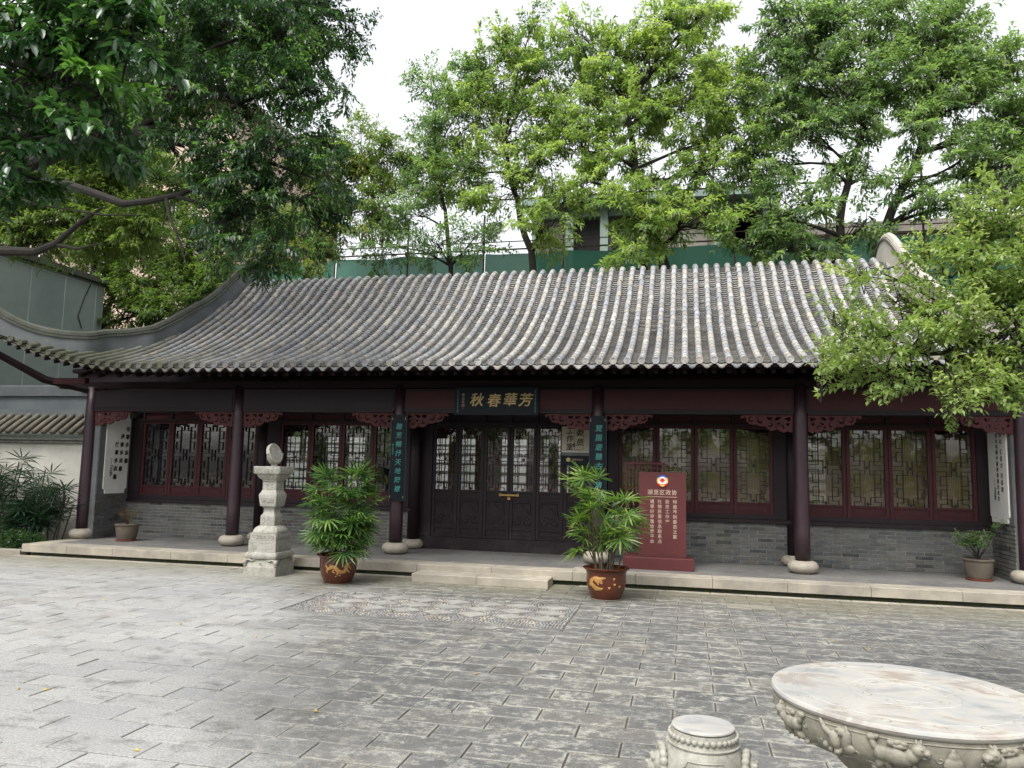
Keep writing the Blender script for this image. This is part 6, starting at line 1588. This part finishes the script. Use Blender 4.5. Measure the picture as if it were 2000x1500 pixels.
tree('tree at the right behind the gable ridge, crown reaching the upper right corner', at(1705, 900, 19.3), [at(1712, 520, 19.3), at(1745, 400, 19.3), at(1790, 300, 19.4), at(1830, 200, 19.6)],
     [bl(1730, 40, 19.9, 55, 45), bl(1810, 70, 19.9, 60, 55), bl(1740, 150, 19.7, 60, 50), bl(1830, 170, 19.6, 62, 50), bl(1900, 110, 19.8, 55, 50), bl(1960, 140, 19.8, 55, 55), bl(1900, 210, 19.5, 60, 50), bl(1970, 240, 19.4, 55, 50), bl(1790, 250, 19.3, 50, 30), bl(1900, 310, 19.2, 60, 40), bl(1970, 330, 19, 55, 45), bl(1850, 20, 20, 40, 30), bl(1760, 360, 19.0, 35, 26), bl(1830, 390, 19.0, 38, 26), bl(1900, 400, 19.0, 40, 28), bl(1755, 0, 20, 18, 30), bl(1880, 55, 20, 22, 34), bl(2040, 260, 19.4, 60, 90)], 'leaf_olive', 3900, .14, r0=.14, seed=46, group=GB, hang=.38)
GL = 'trees behind the left end of the hall'
tree('bright green tree over the left roof corner, thin dark stems beside the grey-green building', at(170, 900, 17.9), [at(178, 650, 17.9), at(230, 560, 18.0), at(250, 470, 18.2)],
     [bl(60, 330, 18.2, 80, 60), bl(180, 330, 18.2, 80, 60), bl(300, 360, 18.2, 80, 60), bl(100, 430, 18.3, 80, 50), bl(220, 450, 18.0, 75, 55), bl(330, 470, 18.0, 75, 55), bl(420, 520, 18.2, 60, 50), bl(260, 550, 17.8, 55, 45), bl(360, 570, 17.9, 60, 40), bl(430, 420, 18.4, 60, 60), bl(180, 520, 17.9, 40, 30), bl(250, 610, 17.6, 50, 34), bl(330, 610, 17.6, 45, 28), bl(215, 575, 17.6, 40, 30), bl(400, 560, 17.8, 40, 30)], 'leaf_bright', 6600, .14, r0=.10, seed=47, group=GL, hang=.25, lpt=10)
# big dark tree whose boughs reach in from the left, about nine metres off
DK = 9.0
def limb_chain(pts): return [at(a, c, y) for a, c, y in pts]
DB = [([(-60, 345, 9.0), (0, 354, 9.0), (60, 357, 8.95), (130, 360, 8.9), (180, 376, 8.9), (240, 398, 8.85), (290, 393, 8.85), (350, 380, 8.9), (420, 350, 8.9)], [.10, .062, .06, .058, .055, .052, .045, .038, .02]),
 ([(325, 387, 8.87), (330, 420, 8.8), (350, 470, 8.8), (365, 520, 8.8)], [.025, .02, .016, .008]),
 ([(340, 382, 8.9), (400, 400, 8.9), (470, 420, 8.9)], [.03, .022, .01]),
 ([(130, 285, 9.0), (200, 272, 9.0), (260, 252, 9.0), (300, 235, 9.0), (330, 180, 9.0)], [.11, .09, .07, .05, .03]),
 ([(-60, 500, 9.3), (0, 490, 9.3), (70, 492, 9.3), (110, 475, 9.3), (150, 440, 9.3), (200, 405, 9.3)], [.09, .075, .06, .05, .035, .02]),
 ([(110, 478, 9.3), (150, 486, 9.3), (200, 475, 9.3)], [.03, .022, .01]),
 ([(0, 395, 9.2), (60, 398, 9.2), (140, 410, 9.2)], [.022, .018, .01]),
 ([(150, 412, 9.2), (200, 420, 9.2), (280, 420, 9.2)], [.016, .013, .007]),
 ([(300, 240, 9.0), (360, 150, 9.05), (420, 90, 9.1), (520, 60, 9.3)], [.05, .04, .03, .015]), ([(330, 262, 8.95), (400, 250, 9.0), (470, 200, 9.1), (560, 170, 9.3)], [.05, .04, .03, .012]), ([(400, 250, 9.0), (480, 300, 9.0), (560, 330, 9.0), (620, 350, 9.1)], [.035, .03, .02, .008]), ([(420, 350, 8.9), (480, 390, 8.85), (540, 430, 8.85)], [.03, .02, .008]), ([(300, 240, 9.0), (320, 120, 9.1), (300, 20, 9.2)], [.045, .035, .02])]
bt = tree('large dark evergreen tree reaching in from the left, two heavy boughs over the roof corner', at(-420, 1100, 9.4), [at(-300, 600, 9.3), at(-160, 430, 9.2), at(0, 340, 9.1), at(130, 285, 9.0), at(240, 255, 9.0), at(330, 262, 8.95)],
     [bl(340, 60, 9.2, 85, 70), bl(440, 60, 9.2, 85, 70), bl(540, 70, 9.3, 60, 60), bl(330, 180, 9.0, 85, 70), bl(430, 180, 9.0, 90, 70), bl(530, 170, 9.2, 75, 60), bl(600, 190, 9.4, 55, 38), bl(360, 290, 8.9, 70, 50), bl(440, 300, 8.9, 75, 60), bl(530, 290, 9.0, 80, 60), bl(610, 270, 9.3, 55, 42), bl(500, 390, 8.8, 85, 60), bl(590, 390, 9.0, 80, 55), bl(450, 460, 8.7, 75, 50), bl(540, 480, 8.8, 70, 45), bl(420, 370, 8.8, 55, 50), bl(640, 340, 9.1, 45, 40), bl(560, 20, 9.5, 60, 45), bl(400, -30, 9.4, 120, 60), bl(250, 40, 9.3, 80, 80), bl(250, 150, 9.1, 50, 60), ((-9.3, 11.4, 8.9), (1.6, 1.3, .9)), ((-7.0, 11.6, 9.3), (1.6, 1.3, .9)), ((-10.8, 11.8, 8.3), (1.3, 1.2, .9)), bl(670, 170, 9.6, 28, 16)], 'leaf_dark', 10500, .085, r0=.20, seed=51, twig=(.14, .34), lpt=9, hang=.45, sub=10, narrow=.42, shell=.25, boughs=DB)
# second bright foliage hanging from the lower boughs
tree('mid-green tree at the far left, leaves hanging below the dark boughs', at(-250, 1100, 12.2), [at(-120, 560, 12.2), at(-20, 500, 12.2), at(60, 470, 12.2)],
     [bl(30, 390, 12.0, 60, 40), bl(120, 340, 12.0, 70, 45), bl(60, 450, 12.0, 60, 25), bl(210, 360, 12.2, 60, 40), bl(170, 440, 12.1, 65, 35), bl(270, 440, 12.2, 50, 40)], 'leaf_bright', 3200, .10, r0=.10, seed=52, group=None, hang=.3)
# near glossy leaves at the upper left, about three metres off
tree('nearby tree with large glossy leaves filling the upper left corner', at(-1500, 2000, 3.4), [at(-1000, 900, 3.4), at(-500, 300, 3.4), at(-200, 150, 3.4), at(0, 110, 3.3), at(150, 160, 3.3)],
     [bl(30, 40, 3.3, 120, 90, .30), bl(160, 50, 3.3, 100, 80, .28), bl(40, 170, 3.25, 110, 80, .28), bl(170, 170, 3.25, 90, 75, .26), bl(60, 280, 3.2, 85, 50, .22), bl(190, 255, 3.2, 60, 35, .2), bl(250, 80, 3.3, 45, 60, .2), bl(-120, 150, 3.3, 130, 150, .3), bl(10, 350, 3.2, 30, 40, .12), bl(110, 110, 3.6, 120, 110, .2)], 'leaf_glossy', 700, .080, r0=.05, seed=53, twig=(.12, .26), lpt=9, six=True, droop=.16, hang=.45, sub=6, narrow=.48, shell=.1)
# light green shrub tree on the right, about six metres off
RB = (([(2100, 640, 5.95), (2000, 640, 5.9), (1930, 660, 5.9), (1840, 690, 5.8), (1760, 695, 5.8), (1690, 665, 5.8)], [.03, .024, .02, .016, .011, .005]), ([(1990, 640, 5.9), (1930, 560, 5.95), (1890, 500, 6.0), (1850, 440, 6.05)], [.016, .013, .010, .005]), ([(1940, 660, 5.9), (1880, 640, 5.9), (1800, 600, 5.9), (1750, 580, 5.9)], [.015, .012, .008, .004]), ([(2000, 560, 6.0), (1950, 600, 6.0), (1870, 610, 6.0), (1760, 550, 6.0), (1690, 540, 6.0)], [.014, .011, .009, .006, .003]), ([(1960, 400, 6.1), (1930, 470, 6.1), (1925, 540, 6.0), (1960, 640, 5.9)], [.008, .011, .014, .016]), ([(1890, 770, 5.65), (1875, 810, 5.6), (1865, 840, 5.6), (1860, 860, 5.6)], [.005, .004, .003, .002]))
rt = tree('light yellow-green small-leaved tree reaching in from the right in front of the eave', at(2500, 1500, 6.2), [at(2420, 900, 6.2), at(2280, 720, 6.1), at(2120, 670, 6.0), at(1980, 700, 5.9), at(1850, 700, 5.8)],
     [bl(1965, 375, 6.2, 38, 34), bl(2040, 360, 6.2, 45, 60), bl(1885, 435, 6.1, 42, 30), bl(1960, 450, 6.1, 65, 55), bl(1810, 485, 6.0, 38, 26), bl(1870, 520, 6.0, 65, 45), bl(1960, 560, 6.0, 65, 50), bl(1750, 595, 5.9, 36, 26), bl(1830, 600, 5.9, 60, 40), bl(1705, 665, 5.8, 50, 28), bl(1790, 680, 5.8, 65, 42), bl(1890, 670, 5.8, 70, 50), bl(1970, 670, 5.8, 65, 60), bl(1650, 710, 5.7, 48, 26), bl(1740, 730, 5.7, 60, 34), bl(1840, 750, 5.7, 60, 34), bl(1930, 765, 5.7, 60, 34), bl(1985, 750, 5.7, 40, 40), bl(1880, 790, 5.6, 40, 20), bl(1612, 735, 5.7, 26, 10), bl(1655, 630, 5.8, 22, 16), bl(1680, 540, 5.9, 20, 14), bl(2060, 560, 5.9, 80, 160)], 'leaf_lime', 2300, .048, r0=.07, seed=54, twig=(.10, .26), lpt=9, hang=.05, sub=9, narrow=.50, shell=.1, droop=.06, spread=.8, boughs=RB)
# trees standing behind the viewpoint, mirrored in the window glass
for k, (X, Y, s) in enumerate(((-9, -6.5, 5), (-3, -7.5, 5.2), (3, -6.5, 4.6), (9, -7, 5), (-14, -3, 5), (14, -3, 5))):
    lab = ['rounded garden tree across the yard opposite the hall, in line with its left bays', 'rounded garden tree across the yard opposite the doors', 'rounded garden tree across the yard opposite the red sign', 'rounded garden tree across the yard opposite the right bays', 'rounded garden tree in the far left corner of the yard behind the viewpoint', 'rounded garden tree in the far right corner of the yard behind the viewpoint'][k]
    tree(lab, (X, Y, 0), [(X, Y, 1.0), (X+.2, Y, 1.8)], [((X+a*1.3, Y+b_*.7, c), (1.7, 1.4, 1.2)) for a, b_, c in ((0, 0, 3.2), (-1, .3, 2.0), (1, -.3, 2.1), (-.4, 0, 4.6), (.9, .2, 3.8), (-1.2, 0, 3.3), (0, .4, 1.3), (.3, 0, 6.2), (-1, .2, 5.4), (1.1, 0, 5.2))], 'leaf_bright' if k % 2 else 'leaf_mid', 700, .32, seed=60+k, group='trees across the yard', twig=(.4, .8), lpt=8, sub=4)
# fine litter scattered over the paving
lb = MB(); rr = random.Random(17)
for _ in range(700):
    x_, y_ = rr.uniform(-12, 4.5), 10.85-8.2*rr.random()**1.6; a = rr.random()*6.3; L = rr.uniform(.004, .011); b0 = len(lb.v); lb.cur = rr.random()
    for t in (0, 1.3, 3.1, 4.6): lb.v.append((x_+L*math.cos(a+t)*(1 if t in (0, 3.1) else .5), y_+L*math.sin(a+t)*(1 if t in (0, 3.1) else .5), .004+.003*(t == 0)))
    lb.face((b0, b0+1, b0+2, b0+3))
lb.build('paving_litter', 'leaf_dry', None, rnd=True, kind='stuff')
# fallen leaves on the paving
fg = [(403, 1109), (150, 1183), (205, 1172), (836, 1239), (928, 1318), (36, 1346), (90, 1348), (617, 1390), (1630, 1253), (1697, 1268), (353, 1220), (268, 1467), (500, 1245)]
FL = ['fallen leaf on the paving in front of the second column from the left', 'fallen leaf on the pale paving, upper of the two nearest the left bed kerb', 'fallen leaf on the paving just right of the one below the bed kerb', 'fallen leaf on the paving below the left corner of the pebble mosaic', 'fallen leaf on the dark paving straight below the doorstep', 'fallen leaf at the left frame edge, low on the pale paving', 'fallen leaf close beside the one at the left frame edge', 'fallen leaf lying alone on the paving well below the marble sundial', 'fallen leaf on the paving behind the round table, left of two', 'fallen leaf on the paving behind the round table, right of two', 'fallen leaf on the pale paving midway between the left bed and the sundial', 'fallen leaf lowest on the paving, near the bottom left of the frame', 'fallen leaf on the pale paving in front of the sundial foot']
for k, (a, c) in enumerate(fg):
    d = FWD+RT2*((a-1000)/CAMF)-UP2*((c-750)/CAMF); t = -CAMZ/d.z; q = Vector((d.x*t, d.y*t, .006)); m = MB(); th = k*1.7; L = .022
    u = Vector((math.cos(th), math.sin(th), 0)); v = Vector((-u.y, u.x, 0))
    pts = [q-u*L, q-u*L*.3+v*L*.45, q+u*L*.4+v*L*.4, q+u*L, q+u*L*.4-v*L*.4, q-u*L*.3-v*L*.45]
    m.v = [tuple(p) for p in pts]+[tuple(q+Vector((0, 0, .010)))]
    for i in range(6): m.face((i, (i+1) % 6, 6))
    m.build('fallen_leaf', 'leaf_fallen', None, label=FL[k], cat='fallen leaf', group='fallen leaves on the paving')
